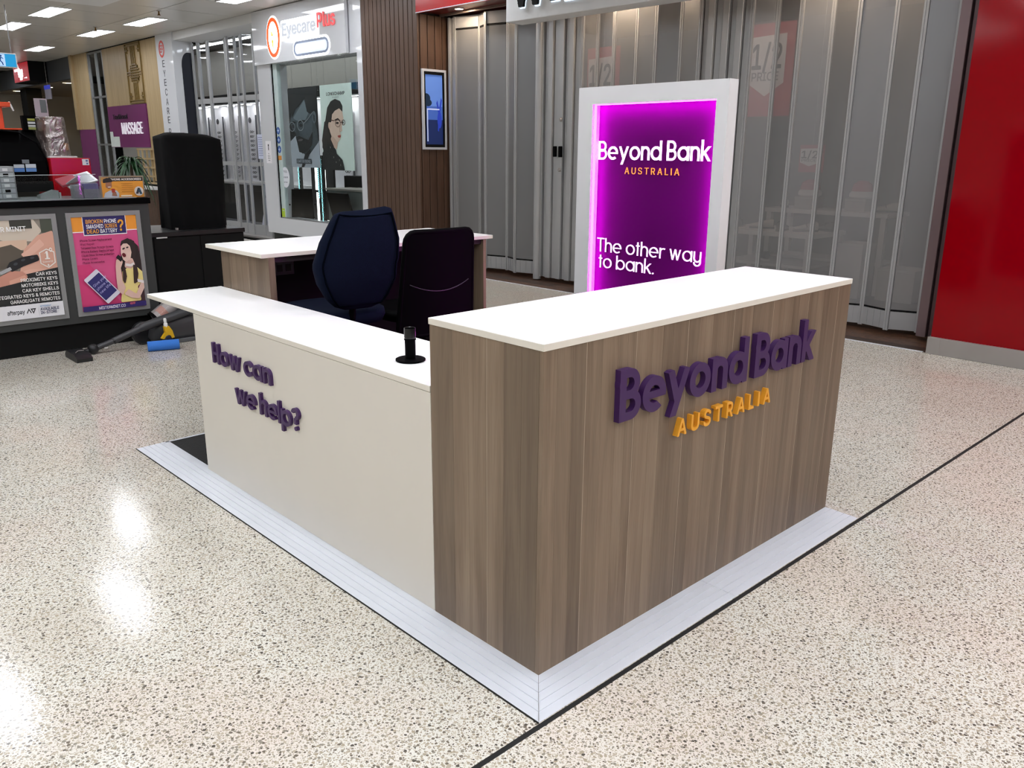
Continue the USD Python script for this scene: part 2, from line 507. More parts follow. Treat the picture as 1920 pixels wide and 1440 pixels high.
# red glossy wall at the right end of the shop front, on a grey metal plinth
wr = setting("wall_right", "glossy red wall panel beside the folding shutter")
for y0, y1 in ((-2.35, 0.885), (-5.6, -2.36), (-9, -5.61)):
    part(wr, "wall_panel", bx(FX, FX + 0.05, y0, y1, 0.137, CEIL), M_REDG)
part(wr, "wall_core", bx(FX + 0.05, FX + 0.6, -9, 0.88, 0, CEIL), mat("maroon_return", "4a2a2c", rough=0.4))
bb = setting("baseboard_right", "brushed grey metal plinth under the red wall")
part(bb, "plinth_panel", bx(FX - 0.03, FX + 0.05, -9, 0.885, 0.0, 0.137, 0.003), M_STEEL)
part(bb, "plinth_end", bx(FX - 0.032, FX + 0.05, 0.8, 0.9, 0.0, 0.138, 0.003), M_STEEL)

# red band over the shutters with its soffit
tr = setting("trim_1", "red band above the folding shutters")
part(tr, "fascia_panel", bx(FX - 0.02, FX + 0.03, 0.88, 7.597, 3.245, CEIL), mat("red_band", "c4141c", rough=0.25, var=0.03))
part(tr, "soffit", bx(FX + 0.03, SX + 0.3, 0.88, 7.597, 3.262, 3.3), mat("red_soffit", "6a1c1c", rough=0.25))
part(tr, "edge_bead", bx(FX - 0.026, FX - 0.02, 0.88, 7.597, 3.24, 3.25), M_ALU)
part(tr, "head_track", bx(SX - 0.12, SX - 0.08, 0.93, 7.58, 3.235, 3.262), mat("track_brown", "77655c", rough=0.35, metal=0.3))

# brown slatted pillar; its return holds the screen
tp = setting("trim_2", "brown pillar clad in vertical timber slats")
part(tp, "core", bx(FX + 0.03, 7.8, 7.62, 8.86, 0, CEIL), mat("pillar_core", "1b110c"))
n, y0, y1 = 13, 7.60, 8.868
for i in range(n):
    a, b = y0 + (y1 - y0) * i / n, y0 + (y1 - y0) * (i + 1) / n
    part(tp, "slat", bx(FX, FX + 0.032, a + 0.005, b - 0.005, 0.0, CEIL, 0.003), M_SLAT)
for i in range(4):
    a, b = FX + 0.034 + 0.122 * i, FX + 0.034 + 0.122 * (i + 1)
    part(tp, "slat", bx(a + 0.005, b - 0.005, 7.592, 7.624, 0, 3.24, 0.003), M_SLAT)

# ------------------------------------------------------------------ folding shutters of the shoe shop
def shutter(name, label, bars, stacks, ytop, x=SX, zb=0.045, zt=3.225, post=None, handles=False):
    t = setting(name, label)
    zig = 0.055
    k = 0
    pts = [(y, x + (zig if i % 2 else -zig * 0.6)) for i, y in enumerate(bars)]
    for (ya, xa), (yb, xb) in zip(pts[:-1], pts[1:]):
        d = np.array([xb - xa, yb - ya]); L = np.linalg.norm(d); d /= L
        ang = math.atan2(d[1], d[0])
        T = np.eye(4); T[:3, 3] = (xa, ya, 0); T = T @ rotz(ang)
        e = 0.022
        part(t, "perforated_panel", xf(bx(e, L - e, -0.0015, 0.0015, 0.232, 3.06), T), M_PERF)
        part(t, "kick_panel", xf(bx(e, L - e, -0.004, 0.004, zb + 0.01, 0.214), T), M_SHEET)
        part(t, "head_panel", xf(bx(e, L - e, -0.004, 0.004, 3.085, zt), T), M_SHEET)
        part(t, "gap_seal", xf(bx(e, L - e, -0.003, 0.003, 0.216, 0.23), T), M_MATTE)  # black strip standing in for the shade in the open gap
        part(t, "gap_seal", xf(bx(e, L - e, -0.003, 0.003, 3.062, 3.083), T), M_MATTE)  # upper gap, its darkness likewise drawn as a black strip
        for f in (0.25, 0.5, 0.75):
            part(t, "rib", xf(bx(L * f - 0.003, L * f + 0.003, -0.007, 0.007, zb + 0.01, 0.212), T), M_SHEET)
    for y, xx in pts:
        part(t, "hinge_bar", xf(cat(bx(-0.011, 0.011, -0.020, -0.003, zb, zt), bx(-0.011, 0.011, 0.003, 0.020, zb, zt), bx(-0.006, 0.006, -0.01, 0.01, zb, zt)),
                              np.array([[1, 0, 0, xx], [0, 1, 0, y], [0, 0, 1, 0], [0, 0, 0, 1.0]])), M_SHEET)
    for ya, yb, m in stacks:
        for i in range(m):
            a, b = ya + (yb - ya) * i / m, ya + (yb - ya) * (i + 1) / m
            xx = x + (0.0, -0.03, 0.015, -0.018)[i % 4]
            part(t, "folded_leaf", bx(xx - 0.012, xx + 0.05, a + 0.004, b - 0.004, zb, zt, 0.004), M_SHEET)
    if post:
        part(t, "round_post", tube([(x - 0.03, post, zb - 0.03), (x - 0.03, post, zt)], 0.05, 16), M_SHEET, smooth=40)
    if handles:
        for y, z0, z1, x2 in ((5.525, 1.50, 1.62, x - 0.05), (5.435, 1.495, 1.62, x - 0.05)):
            part(t, "handle", bx(x2 - 0.02, x2 + 0.01, y - 0.022, y + 0.022, z0, z1, 0.004), M_BLACK)
        for y, z in ((5.44, 1.92), (5.45, 1.35)):
            part(t, "lock_knob", xf(lathe([(0, 0), (0.022, 0), (0.024, 0.012), (0.016, 0.024), (0, 0.025)], 14), face("-x", (x - 0.045, y, z))), M_STEEL, smooth=30)
    return t


shutter("door_1", "grey folding perforated shutter between the slatted pillar and the lock post",
        [7.38, 6.99, 6.78, 6.46, 6.22, 5.90], [(7.42, 7.565, 3), (5.19, 5.84, 8)], 3.2, post=5.82, handles=True)
shutter("door_2", "grey folding perforated shutter behind the glowing sign",
        [5.15, 5.00, 4.69, 4.45, 4.13, 3.88, 3.59], [(3.04, 3.585, 7)], 3.2)
d3 = shutter("door_3", "grey folding perforated shutter next to the red wall",
             [3.02, 2.80, 2.52, 2.26, 1.98, 1.70, 1.43, 1.19], [], 3.2)
part(d3, "end_channel", bx(SX - 0.08, SX + 0.05, 1.07, 1.15, 0.04, 3.225, 0.004), mat("channel_red_reflection", "7d6a6c", rough=0.35, metal=0.4))  # aluminium channel with the red wall's reflection put into its colour
part(d3, "end_channel", bx(SX - 0.05, SX + 0.05, 0.89, 1.062, 0.04, 3.225, 0.004), mat("channel_red_reflection_dark", "5d4648", rough=0.35, metal=0.3))  # same painted reflection of the red wall, darker

# shoe shop behind: dark plank floor, walls, ceiling
fs = setting("floor", "dark timber planks inside the shoe shop")
M_PLANK = wood("plank_wood", "2c1d15", "5d4231", rnd=0.45)
for i in range(10):
    a = FX + 0.014 + 0.15 * i
    for y0, y1 in ((0.9, 2.6 + 0.3 * (i % 3)), (2.6 + 0.3 * (i % 3), 5.0 + 0.35 * (i % 2)), (5.0 + 0.35 * (i % 2), 7.6)):
        part(fs, "plank", bx(a + 0.001, a + 0.149, y0 + 0.001, y1 - 0.001, -0.02, 0.0005), M_PLANK)
part(fs, "floor_slab", bx(FX + 0.014, 10, 0.9, 7.6, -0.1, -0.02), M_DARK)
part(fs, "floor_slab", bx(FX + 1.52, 10, 0.9, 7.6, -0.02, 0.0), mat("shop_floor", "2e211a", rough=0.4))
ws = setting("wall_shop", "dark walls inside the shoe shop")
part(ws, "wall_surface", bx(9.4, 9.5, 0.7, 7.62, 0, 3.4), mat("shop_wall", "55524f", rough=0.7))
part(ws, "wall_surface", bx(FX + 0.6, 9.5, 0.7, 0.88, 0, 3.4), mat("shop_wall_side", "4a4745", rough=0.7))
part(ws, "wall_surface", bx(7.8, 9.5, 7.6, 7.7, 0, 3.4), MATS["shop_wall_side"])
cs = setting("ceiling", "dim ceiling inside the shoe shop")
part(cs, "ceiling_slab", bx(SX + 0.3, 9.5, 0.7, 7.7, 3.3, 3.4), mat("shop_ceiling", "5e5654", rough=0.7))

# ------------------------------------------------------------------ optometrist's front: white gloss portal with a big window
w1 = setting("window_1", "white glossy portal with the optometrist's display window")
part(w1, "side_post", bx(FX, FX + 0.3, 11.52, 11.95, 0.19, CEIL), M_WHITEG)
part(w1, "side_post", bx(FX, FX + 0.3, 8.872, 9.0, 0.19, CEIL), M_WHITEG)
part(w1, "sill_panel", bx(FX, FX + 0.3, 9.0, 11.52, 0.19, 0.452), M_WHITEG)
part(w1, "head_panel", bx(FX + 0.02, FX + 0.3, 9.0, 11.52, 2.885, CEIL), M_WHITEG)
part(w1, "kick_board", bx(FX + 0.10, FX + 0.3, 8.87, 11.95, 0, 0.19), M_GREYD)
part(w1, "frame_bar", bx(FX + 0.02, FX + 0.06, 11.49, 11.515, 0.455, 2.885), M_MATTE)
part(w1, "frame_bar", bx(FX + 0.03, FX + 0.09, 11.36, 11.488, 0.455, 2.885), mat("pale_jamb", "c2d2d2", rough=0.3))
part(w1, "frame_bar", bx(FX + 0.02, FX + 0.06, 9.0, 11.5, 0.452, 0.468), M_ALUD)
part(w1, "pane", bx(FX + 0.035, FX + 0.043, 10.16, 11.5, 0.468, 2.885), M_PANE)
part(w1, "pane", bx(FX + 0.035, FX + 0.043, 9.0, 10.155, 0.468, 2.885), M_PANE)

# sign band of the optometrist, standing proud of the portal
sb = thing("shop_sign", "white optometrist sign band with orange ring logo and backlit lettering", "sign", (FX - 0.03, 10.55, 3.27))
part(sb, "sign_panel", bx(FX - 0.05, FX - 0.001, 9.19, 11.93, 2.885, CEIL - 0.01, 0.002), M_WHITEG)
Ts = face("-x", (FX - 0.051, 11.93, 2.885))
HALO = glow("sign_halo", "f4f8ff", 2.6)
HALO2 = glow("sign_face_white", "ffffff", 1.6)
O = E(0.70, 0.37, 0.20, 0.29)
part(sb, "halo", xf(ext(O.buffer(0.03), 0.004), Ts), HALO)
part(sb, "logo_ring", xf(ext(O.difference(affinity.scale(O, 0.82, 0.82)), 0.012), at(Ts, 0, 0, 0.005)), mat("logo_orange", "ff5a1e", emit="ff4a12", estr=0.75))
part(sb, "logo_mark", xf(ext(unary_union([PG((0.655, 0.46), (0.69, 0.40), (0.655, 0.40)), PG((0.66, 0.34), (0.69, 0.33), (0.68, 0.22))]), 0.012), at(Ts, 0, 0, 0.005)), mat("logo_amber", "ffae2a", emit="ffae2a", estr=0.7))
def halo_text(s, u, v, h, wd, m, z=0.006):
    q = meshkit.text_mesh(s, h, 0.006, True); lo, hi = q.bounds
    k = wd / (hi[0] - lo[0])
    q.apply_translation([-lo[0], 0, 0]); q.apply_scale([k, 1, 1])
    part(sb, "lettering", xf(q, at(Ts, u, v, z)), m)
part(sb, "halo", xf(ext(sbox(0.98, 0.33, 2.02, 0.55).buffer(0.04), 0.003), Ts), glow("halo_soft", "f6f9ff", 1.5))
halo_text("Eyecare", 0.99, 0.37, 0.17, 0.98, mat("letter_grey", "7d8288", emit="f0f4ff", estr=0.5))
halo_text("Plus", 2.02, 0.40, 0.19, 0.48, mat("letter_red", "e0313a", emit="ff6a6a", estr=0.45))
pill = sbox(1.42, 0.15, 2.2, 0.15).buffer(0.105)
part(sb, "halo", xf(ext(pill.buffer(0.035), 0.003), Ts), HALO)
part(sb, "pill_outline", xf(ext(pill.difference(pill.buffer(-0.03)), 0.01), at(Ts, 0, 0, 0.004)), mat("pill_blue", "8d98ae", rough=0.4))
part(sb, "pill_face", xf(ext(pill.buffer(-0.03), 0.005), at(Ts, 0, 0, 0.004)), mat("pill_inner", "c9d2e2", emit="dfe8ff", estr=0.5))
halo_text("OPTOMETRISTS", 1.42, 0.11, 0.085, 0.78, HALO2, 0.010)

# white column with the upright lettering
tc = setting("trim_3", "white glossy column with upright lettering EYECARE")
part(tc, "column_face", bx(FX - 0.03, FX + 0.37, 15.21, 15.985, 0, CEIL), M_WHITEG)
Tc = face("-x", (FX - 0.031, 15.985, 0))
M_INK = mat("ink_dark", "33363c", rough=0.5)
for ch, z in zip("EYECAREPLUS", (3.10, 2.92, 2.755, 2.575, 2.395, 2.225, 2.055, 1.83, 1.66, 1.49, 1.32)):
    text(tc, ch, at(Tc, 0.30, z, 0), 0.125, M_INK, width=0.11, bold=False, align=0.5)
O2 = E(0.27, 3.43, 0.13, 0.155)
part(tc, "logo_ring", xf(ext(O2.difference(affinity.scale(O2, 0.74, 0.74)), 0.003), Tc), mat("emblem_red", "d0453a"))
text(tc, "EP", at(Tc, 0.27, 3.37, 0), 0.13, MATS["emblem_red"], width=0.15, align=0.5)

# clear folding shutter of the optometrist
d4 = setting("door_4", "clear folding shutter with aluminium bars at the optometrist")
ys = [15.17, 15.05, 14.92, 14.69, 14.48, 13.93, 13.69, 13.55, 13.15, 12.85, 12.45, 12.05]
EXS = 5.77
pts = [(y, EXS + (0.05 if i % 2 else -0.03)) for i, y in enumerate(ys)]
for (ya, xa), (yb, xb) in zip(pts[:-1], pts[1:]):
    d = np.array([xb - xa, yb - ya]); L = np.linalg.norm(d)
    T = np.eye(4); T[:3, 3] = (xa, ya, 0); T = T @ rotz(math.atan2(d[1], d[0]))
    part(d4, "clear_leaf", xf(bx(0.015, L - 0.015, -0.002, 0.002, 0.22, 3.5), T), M_PANEC)
    for z0, z1 in ((2.405, 2.50), (1.27, 1.34), (0.96, 1.0), (0.03, 0.22)):
        part(d4, "cross_rail", xf(bx(0.015, L - 0.015, -0.008, 0.008, z0, z1), T), M_SHEET)
for y, xx in pts:
    part(d4, "upright_bar", bx(xx - 0.02, xx + 0.02, y - 0.026, y + 0.026, 0.03, 3.52, 0.003), M_SHEET)
part(d4, "head_rail", bx(FX, EXS + 0.2, 11.95, 15.21, 3.55, CEIL), M_WHITEP)
part(d4, "kerb", bx(FX + 0.2, EXS + 0.1, 11.95, 15.21, 0, 0.03), M_STEEL)
nav = sbox(0.0, 0.0, 0.25, 3.25).intersection(unary_union([sbox(0.0, -1, 0.3, 3.0), E(0.13, 3.0, 0.13, 0.25), sbox(0.13, 3.0, 0.3, 3.25)]))
part(tc, "navy_decal", xf(ext(nav, 0.003), face("-y", (FX + 0.125, 15.21, 0.1))), mat("navy_panel", "191c28", rough=0.4))

# optometrist's interior
wo = setting("wall_optometrist", "grey and white interior walls of the optometrist")
XB = 7.4
M_GREYW = mat("interior_grey", "9a978f", rough=0.6)
part(wo, "upper_wall", bx(XB, XB + 0.1, 8.9, 19.5, 2.75, CEIL), M_GREYW)
part(wo, "black_band", bx(XB - 0.06, XB + 0.1, 8.9, 19.5, 2.50, 2.75), M_MATTE)
part(wo, "display_wall", bx(XB, XB + 0.1, 8.9, 19.5, 0.86, 2.50), mat("display_white", "e6e6e8", rough=0.5))
part(wo, "shelf_edge", bx(XB - 0.12, XB, 8.9, 19.5, 0.80, 0.86), M_WHITEP)
part(wo, "base_cabinet", bx(XB - 0.1, XB + 0.1, 8.9, 19.5, 0.0, 0.80), mat("dark_cabinet", "34332f", rough=0.4))
part(wo, "wall_surface", bx(FX + 0.35, XB, 19.4, 19.5, 0, CEIL), M_GREYW)
part(wo, "floor_slab", bx(FX + 0.3, XB, 8.9, 19.5, -0.05, 0.002), mat("optic_floor", "77777a", rough=0.25))

# ------------------------------------------------------------------ massage shop front
wm = setting("wall_right", "tan timber shop front with a purple sign board")
for y0, y1, z0 in ((15.99, 16.84, 0.9), (17.70, 19.13, 2.47), (16.84, 17.70, 2.47)):
    part(wm, "wood_panel", bx(FX, FX + 0.05, y0 + 0.003, y1 - 0.003, z0, CEIL - 0.02), M_TAN)
part(wm, "head_bead", bx(FX - 0.005, FX + 0.05, 15.99, 19.13, CEIL - 0.02, CEIL), M_MATTE)
part(wm, "lower_panel", bx(FX + 0.02, FX + 0.05, 16.0, 19.13, 0, 0.9), M_DARK)
part(wm, "side_board", bx(FX, FX + 0.05, 20.15, 21.1, 2.0, CEIL), M_TAN)
part(wm, "side_board", bx(FX - 0.06, FX + 0.05, 21.1, 21.28, 2.0, CEIL), M_TAN)
M_MAG = mat("purple_board", "6e2a5e", rough=0.35)
part(wm, "purple_board", bx(FX - 0.005, FX + 0.05, 20.15, 21.28, 0.6, 2.0), M_MAG)
part(wm, "back_wall", bx(7.3, 7.4, 19.5, 21.3, 0, CEIL), M_DARK)
part(wm, "reveal", bx(FX + 0.05, 7.4, 21.2, 21.3, 0, CEIL), M_DARK)
w2 = setting("window_2", "narrow dark shop window with aluminium bars")
part(w2, "pane", bx(FX + 0.03, FX + 0.036, 19.15, 20.14, 0.1, 3.66), M_PANE)
for y in (19.16, 19.62, 20.12):
    part(w2, "upright_bar", bx(FX, FX + 0.05, y - 0.025, y + 0.025, 0, 3.68), M_ALUD)
for z in (1.65, 2.70, 3.66):
    part(w2, "cross_bar", bx(FX + 0.005, FX + 0.045, 19.18, 20.10, z - 0.02, z + 0.02), M_ALUD)

ms = thing("shop_sign", "purple shop board with white word massage beside the fretwork", "sign", (FX, 18.0, 1.6))
part(ms, "sign_board", bx(FX - 0.02, FX + 0.01, 16.85, 19.125, 1.59, 2.465), M_MAG)
Tm = face("-x", (FX - 0.021, 19.125, 1.59))
text(ms, "Traditional", at(Tm, 0.30, 0.60), 0.10, mat("ink_plum", "1d0f1c"), width=0.9, depth=0.01, bold=False)
text(ms, "MASSAGE", at(Tm, 0.80, 0.28), 0.24, mat("sign_white", "e6e2ea", emit="f0eaf4", estr=0.25), width=1.2, depth=0.02, bold=False)

fr = setting("trim_4", "carved timber fretwork panel on the massage shop front")
M_FRET = mat("fret_gold", "7b6434", rough=0.4)
part(fr, "backing", bx(FX - 0.004, FX + 0.01, 16.84, 17.70, 2.475, CEIL - 0.02), M_TAN)
def fbar(u0, u1, v0, v1):
    part(fr, "fret_bar", bx(FX - 0.03, FX - 0.004, 17.70 - u1, 17.70 - u0, 2.475 + v0, 2.475 + v1), M_FRET)
for v in (0.01, 0.06, 1.13, 1.18):
    fbar(0.02, 0.84, v, v + 0.022)
for u in (0.02, 0.82):
    fbar(u, u + 0.022, 0.01, 1.2)
for u in (0.32, 0.385, 0.45, 0.515):
    fbar(u, u + 0.022, 0.08, 0.42); fbar(u, u + 0.022, 0.78, 1.13)
for v, a, b in ((0.42, 0.30, 0.56), (0.47, 0.24, 0.62), (0.52, 0.18, 0.68), (0.57, 0.04, 0.82), (0.62, 0.04, 0.82), (0.67, 0.18, 0.68), (0.72, 0.24, 0.62), (0.77, 0.30, 0.56)):
    fbar(a, b, v, v + 0.022)
for u in (0.24, 0.34, 0.43, 0.52, 0.60):
    fbar(u, u + 0.02, 0.44, 0.76)
for u0, v0 in ((0.04, 0.09), (0.68, 0.09), (0.04, 1.0), (0.68, 1.0)):
    fbar(u0, u0 + 0.14, v0 + 0.05, v0 + 0.07); fbar(u0 + 0.06, u0 + 0.08, v0, v0 + 0.13)
ls = setting("trim_5", "low timber lattice screen behind the plant")
for i in range(7):
    y = 16.1 + 0.24 * i
    part(ls, "lattice_bar", bx(FX - 0.03, FX + 0.0, y, y + 0.035, 0.84, 1.57), M_TAN)
for z in (0.84, 0.98, 1.16, 1.34, 1.535):
    part(ls, "lattice_bar", bx(FX - 0.035, FX - 0.005, 16.08, 17.6, z, z + 0.035), M_TAN)
lw = setting("wall_low", "low brown slatted wall with a white cap")
part(lw, "cap", bx(5.0, FX - 0.04, 15.9, 18.2, 0.76, 0.80), M_WHITEP)
for i in range(24):
    part(lw, "slat", bx(5.04, 5.08, 15.9 + i * 0.0955, 15.99 + i * 0.0955, 0.0, 0.76), M_SLAT)

# dark food shop at the far end
ff = setting("wall_far", "grey fascia over the dark food shop")
part(ff, "fascia_panel", bx(FX, FX + 0.1, 21.3, 24.2, 3.2, CEIL), M_GREYF)
part(ff, "fascia_panel", bx(FX, FX + 0.1, 24.21, Y_END, 3.2, CEIL), M_GREYF)
part(ff, "inner_ceiling", bx(FX + 0.1, 10, 21.3, Y_END, 3.22, 3.3), mat("warm_ceiling", "9b8f80", rough=0.5))
part(ff, "back_wall", bx(9.6, 9.7, 21.3, Y_END, 0, 3.2), M_DARK)
part(ff, "beam", bx(8.0, 8.1, 21.3, Y_END, 2.52, 2.66), mat("beam_beige", "8f877a", rough=0.6))
part(ff, "beam", bx(8.0, 8.06, 21.3, Y_END, 2.22, 2.26), mat("beam_grey", "4c4947", rough=0.6))
part(ff, "cove_light", bx(7.9, 7.99, 21.5, 29.5, 2.665, 2.675), glow("added_warm_glow", "ffd9a8", 1.4))  # added glowing strip that brightens the food shop ceiling
part(ff, "column", bx(FX + 0.2, FX + 0.6, 26.2, 26.8, 0, 3.2), M_MATTE)
part(ff, "low_front", bx(FX, FX + 0.1, 21.3, Y_END, 0, 1.0), M_DARK)
part(ff, "side_wall", bx(FX + 0.1, 9.6, 21.3, 21.36, 0, 3.2), M_DARK)


# ================================================================== CEILING LIGHTS
def make_light(label):
    t = thing("ceiling_light", label, "ceiling light", (0, 0, 0), group=None)
    w, l = 0.155, 0.61
    part(t, "frame", cat(bx(-w - .012, w + .012, -l - .012, -l, -0.014, 0), bx(-w - .012, w + .012, l, l + .012, -0.014, 0),
                         bx(-w - .012, -w, -l, l, -0.014, 0), bx(w, w + .012, -l, l, -0.014, 0)), M_WHITEP, local=True)
    part(t, "diffuser", bx(-w, w, -l, l, -0.010, -0.002), M_PANEL, local=True)
    return t


LIGHTS = [(4.53, 14.24, "long ceiling light panel above the fretwork shop front"), (3.02, 14.28, "long ceiling light panel left of the white ceiling bulkhead's end"),
          (4.43, 16.47, "ceiling light panel in front of the vertical letter column"), (4.40, 20.1, "farthest small ceiling light panel above the red box sign"),
          (3.02, 16.54, "ceiling light panel cut by the left edge of the picture"), (4.64, 10.70, "ceiling light panel cut by the top edge above the clear shutter")]
UNSEEN_LIGHTS = [(2.02, 10.4), (-0.35, 6.9), (1.2, 8.15)]
for x in (-4.8, -3.2, -1.6, 0.0, 1.5, 3.0, 4.5):  # unseen panels out of view, placed to light the kiosk and hall
    UNSEEN_LIGHTS += [(x, y) for y in (-6.6, -4.4, -2.2, 0.0, 2.2, 4.4) if x + 1.03 * y < 4.6]
UNSEEN_LIGHTS += [(4.64, 8.6), (4.64, 6.4), (-1.8, 6.6), (-1.8, 8.8), (-1.8, 11.2), (-3.2, 6.6)]  # further unseen panels, placed to brighten the shop fronts and far hall
UNSEEN_LIGHTS += [(0.2, 12.3), (1.5, 14.25), (0.0, 14.25), (1.5, 16.5), (0.0, 16.5), (1.5, 20.1), (3.02, 20.1), (1.5, 23.0), (3.0, 23.0), (4.4, 26.0)]
UNSEEN_LIGHTS += [(-3.2, 9.0), (-3.2, 13.0), (-3.2, 17.0)]
L0 = make_light(LIGHTS[0][2])
stage.GetPrimAtPath(L0.GetPath()).GetAttribute("xformOp:translate").Set(Gf.Vec3d(LIGHTS[0][0], LIGHTS[0][1], CEIL))
L0.SetCustomDataByKey("group", "long light panels in the ceiling")
for x, y, lab in LIGHTS[1:]:
    copy_of(L0, (x, y, CEIL), label=lab)
for x, y in UNSEEN_LIGHTS:
    copy_of(L0, (x, y, CEIL), label="unseen ceiling light panel out of view, placed to light the hall")

bk = thing("ceiling_bulkhead", "white square bulkhead hanging under the ceiling between the light panels", "ceiling panel", (2.6, 12.1, CEIL))
part(bk, "panel", bx(1.95, 3.34, 11.4, 12.8, CEIL - 0.05, CEIL - 0.001, 0.004), M_WHITEP)

for (x, y, lab) in ((4.25, 12.9, "small brass sprinkler head beside the nearest light panel"), (4.15, 15.6, "small sprinkler head beside the middle light panel")):
    t = thing("sprinkler", lab, "sprinkler", (x, y, CEIL))
    part(t, "flange", xf(lathe([(0, 0), (0.035, 0), (0.035, -0.006), (0, -0.008)][::-1], 14), np.eye(4)), M_STEEL, local=True)
    part(t, "nozzle", lathe([(0, -0.07), (0.03, -0.068), (0.012, -0.045), (0.012, -0.006), (0, -0.006)], 12), mat("brass", "8a6a3a", metal=0.8, rough=0.35), local=True)

# warm downlights in the soffit over the shutters
M_SPOT = glow("spot_lamp", "ffe3c4", 420.0)
for y, lab in ((7.04, "small round downlight over the shutter beside the slatted pillar"), (4.55, "small round downlight over the shutter behind the white sign box"), (2.1, "unseen round downlight over the shutter near the red wall")):  # third one is out of view, placed to light the shutter
    t = thing("downlight", lab, "downlight", (5.63, y, 3.262))
    part(t, "bezel", lathe([(0.05, 0), (0.062, 0), (0.062, -0.006), (0.05, -0.006), (0.05, 0)], 20), M_ALUD, local=True)
    part(t, "lamp", lathe([(0, -0.004), (0.048, -0.004), (0.048, -0.001), (0, -0.001)], 20), M_SPOT, local=True)

# ================================================================== THE BANK KIOSK
KL, KD, KH, SL, PH = 1.857, 0.508, 1.05, 0.021, 0.006

pf = thing("kiosk_platform", "grey ribbed aluminium edge trim and black floor mat under the bank kiosk", "floor trim", (0, 0, 0))
part(pf, "mat", bx(0.02, KL - 0.01, 0.02, 2.88, 0.0005, PH - 0.0005), M_MAT)
part(pf, "inner_lip", bx(0.0, 0.02, 0.0, 2.892, 0.0005, PH - 0.0002), M_ALU)
part(pf, "inner_lip", bx(0.0, KL, 2.88, 2.897, 0.0005, PH - 0.0002), M_ALU)
def trim(p0, p1, mitre0, ax):
    D = 0.152; prof = []
    for d in np.linspace(0, D, 6)[:-1]:
        prof.append((d, PH * (1 - d / D * 0.6)))
        e = d + D / 5
        z = PH * (1 - e / D * 0.6)
        prof += [(e - 0.0036, z), (e - 0.0034, z - 0.0022), (e - 0.0004, z - 0.0022)] if e < D - 0.01 else [(e - 0.004, z), (e, 0.0015), (e, 0.0005)]
    prof = np.array(prof + [(0, 0.0005)])
    rings = []
    for s, mit in ((p0, mitre0), (p1, False)):
        P = np.zeros((len(prof), 3))
        P[:, 2] = prof[:, 1]
        along = np.full(len(prof), s, float) - (prof[:, 0] if mit else 0)
        P[:, ax] = along
        P[:, 1 - ax] = -prof[:, 0]
        rings.append(P)
    return loft(rings)
part(pf, "edge_trim", trim(0.0, 2.897, True, 1), M_ALU)
part(pf, "edge_trim", trim(0.0, 0.8672, True, 0), M_ALU)
part(pf, "edge_trim", trim(0.8688, KL, False, 0), M_ALU)
part(pf, "mitre_line", xf(bx(-0.0006, 0.0006, -0.212, 0.0, 0.0005, PH), rotz(-math.pi / 4)), M_ALUD)
part(pf, "rubber_edge", bx(-0.156, -0.1525, -0.154, 2.897, 0.0005, 0.004), M_RUBBER)


def planks(t, a0, a1, fixed, zlo, zhi, axis, seed, thick=0.016, wmin=0.045, wmax=0.085):
    """Vertical laminate boards between a0 and a1 on a face; every third or fourth joint shows a pale seam."""
    rg = random.Random(seed)
    a, k = a0, 0
    while a < a1 - 1e-6:
        w = rg.uniform(wmin, wmax)
        if a1 - a - w < wmin: w = a1 - a
        b = a + w
        seam = k % 4 == 2
        lo, hi = a + 0.0002, b - (0.003 if seam and b < a1 - 1e-6 else 0.0002)
        mk = (lambda p, q, o=0.0: bx(p, q, fixed + o, fixed + thick, zlo, zhi)) if axis == "y" else (lambda p, q, o=0.0: bx(fixed + o, fixed + thick, p, q, zlo, zhi))
        part(t, "board", mk(lo, hi), M_OAK)
        if seam and b < a1 - 1e-6:
            part(t, "seam", mk(hi, b, 0.0002), mat("pale_seam", "a4927e", rough=0.5))
        a = b; k += 1


wc = thing("reception_counter", "tall wood-grain bank counter with white top and raised purple lettering", "counter", (KL / 2, KD / 2, PH))
planks(wc, 0.0, KL, 0.0, PH, KH - SL, "y", 3)
planks(wc, 0.0165, KD, 0.0, PH, KH - SL, "x", 5)
part(wc, "carcass", bx(0.017, KL - 0.002, 0.017, KD - 0.002, PH, KH - SL - 0.001), M_GREYD)
part(wc, "end_panel", bx(KL - 0.002, KL, 0.017, KD, PH, KH - SL), M_OAK)
part(wc, "back_panel", bx(0.017, KL - 0.002, KD - 0.002, KD, PH, KH - SL - 0.0005), M_OAK)
part(wc, "countertop_edge", bx(-0.003, KL + 0.003, -0.003, KD + 0.003, KH - SL, KH - 0.0012, 0.0008), M_EDGE)
part(wc, "countertop", bx(-0.0025, KL + 0.0025, -0.0025, KD + 0.0025, KH - 0.0012, KH, 0.0004), M_WHITE)
Tw = face("-y", (0.313, 0.0, 0.757))
letters(wc, "Beyond Bank", Tw, 1.222, 0.166, 0.021, M_PURPLE, w=0.185, gap=0.05, space=0.25)
char_parts(wc, "AUSTRALIA", face("-y", (0.628, 0.0, 0.640)), 0.056, M_GOLD, 0.60, 0.02)

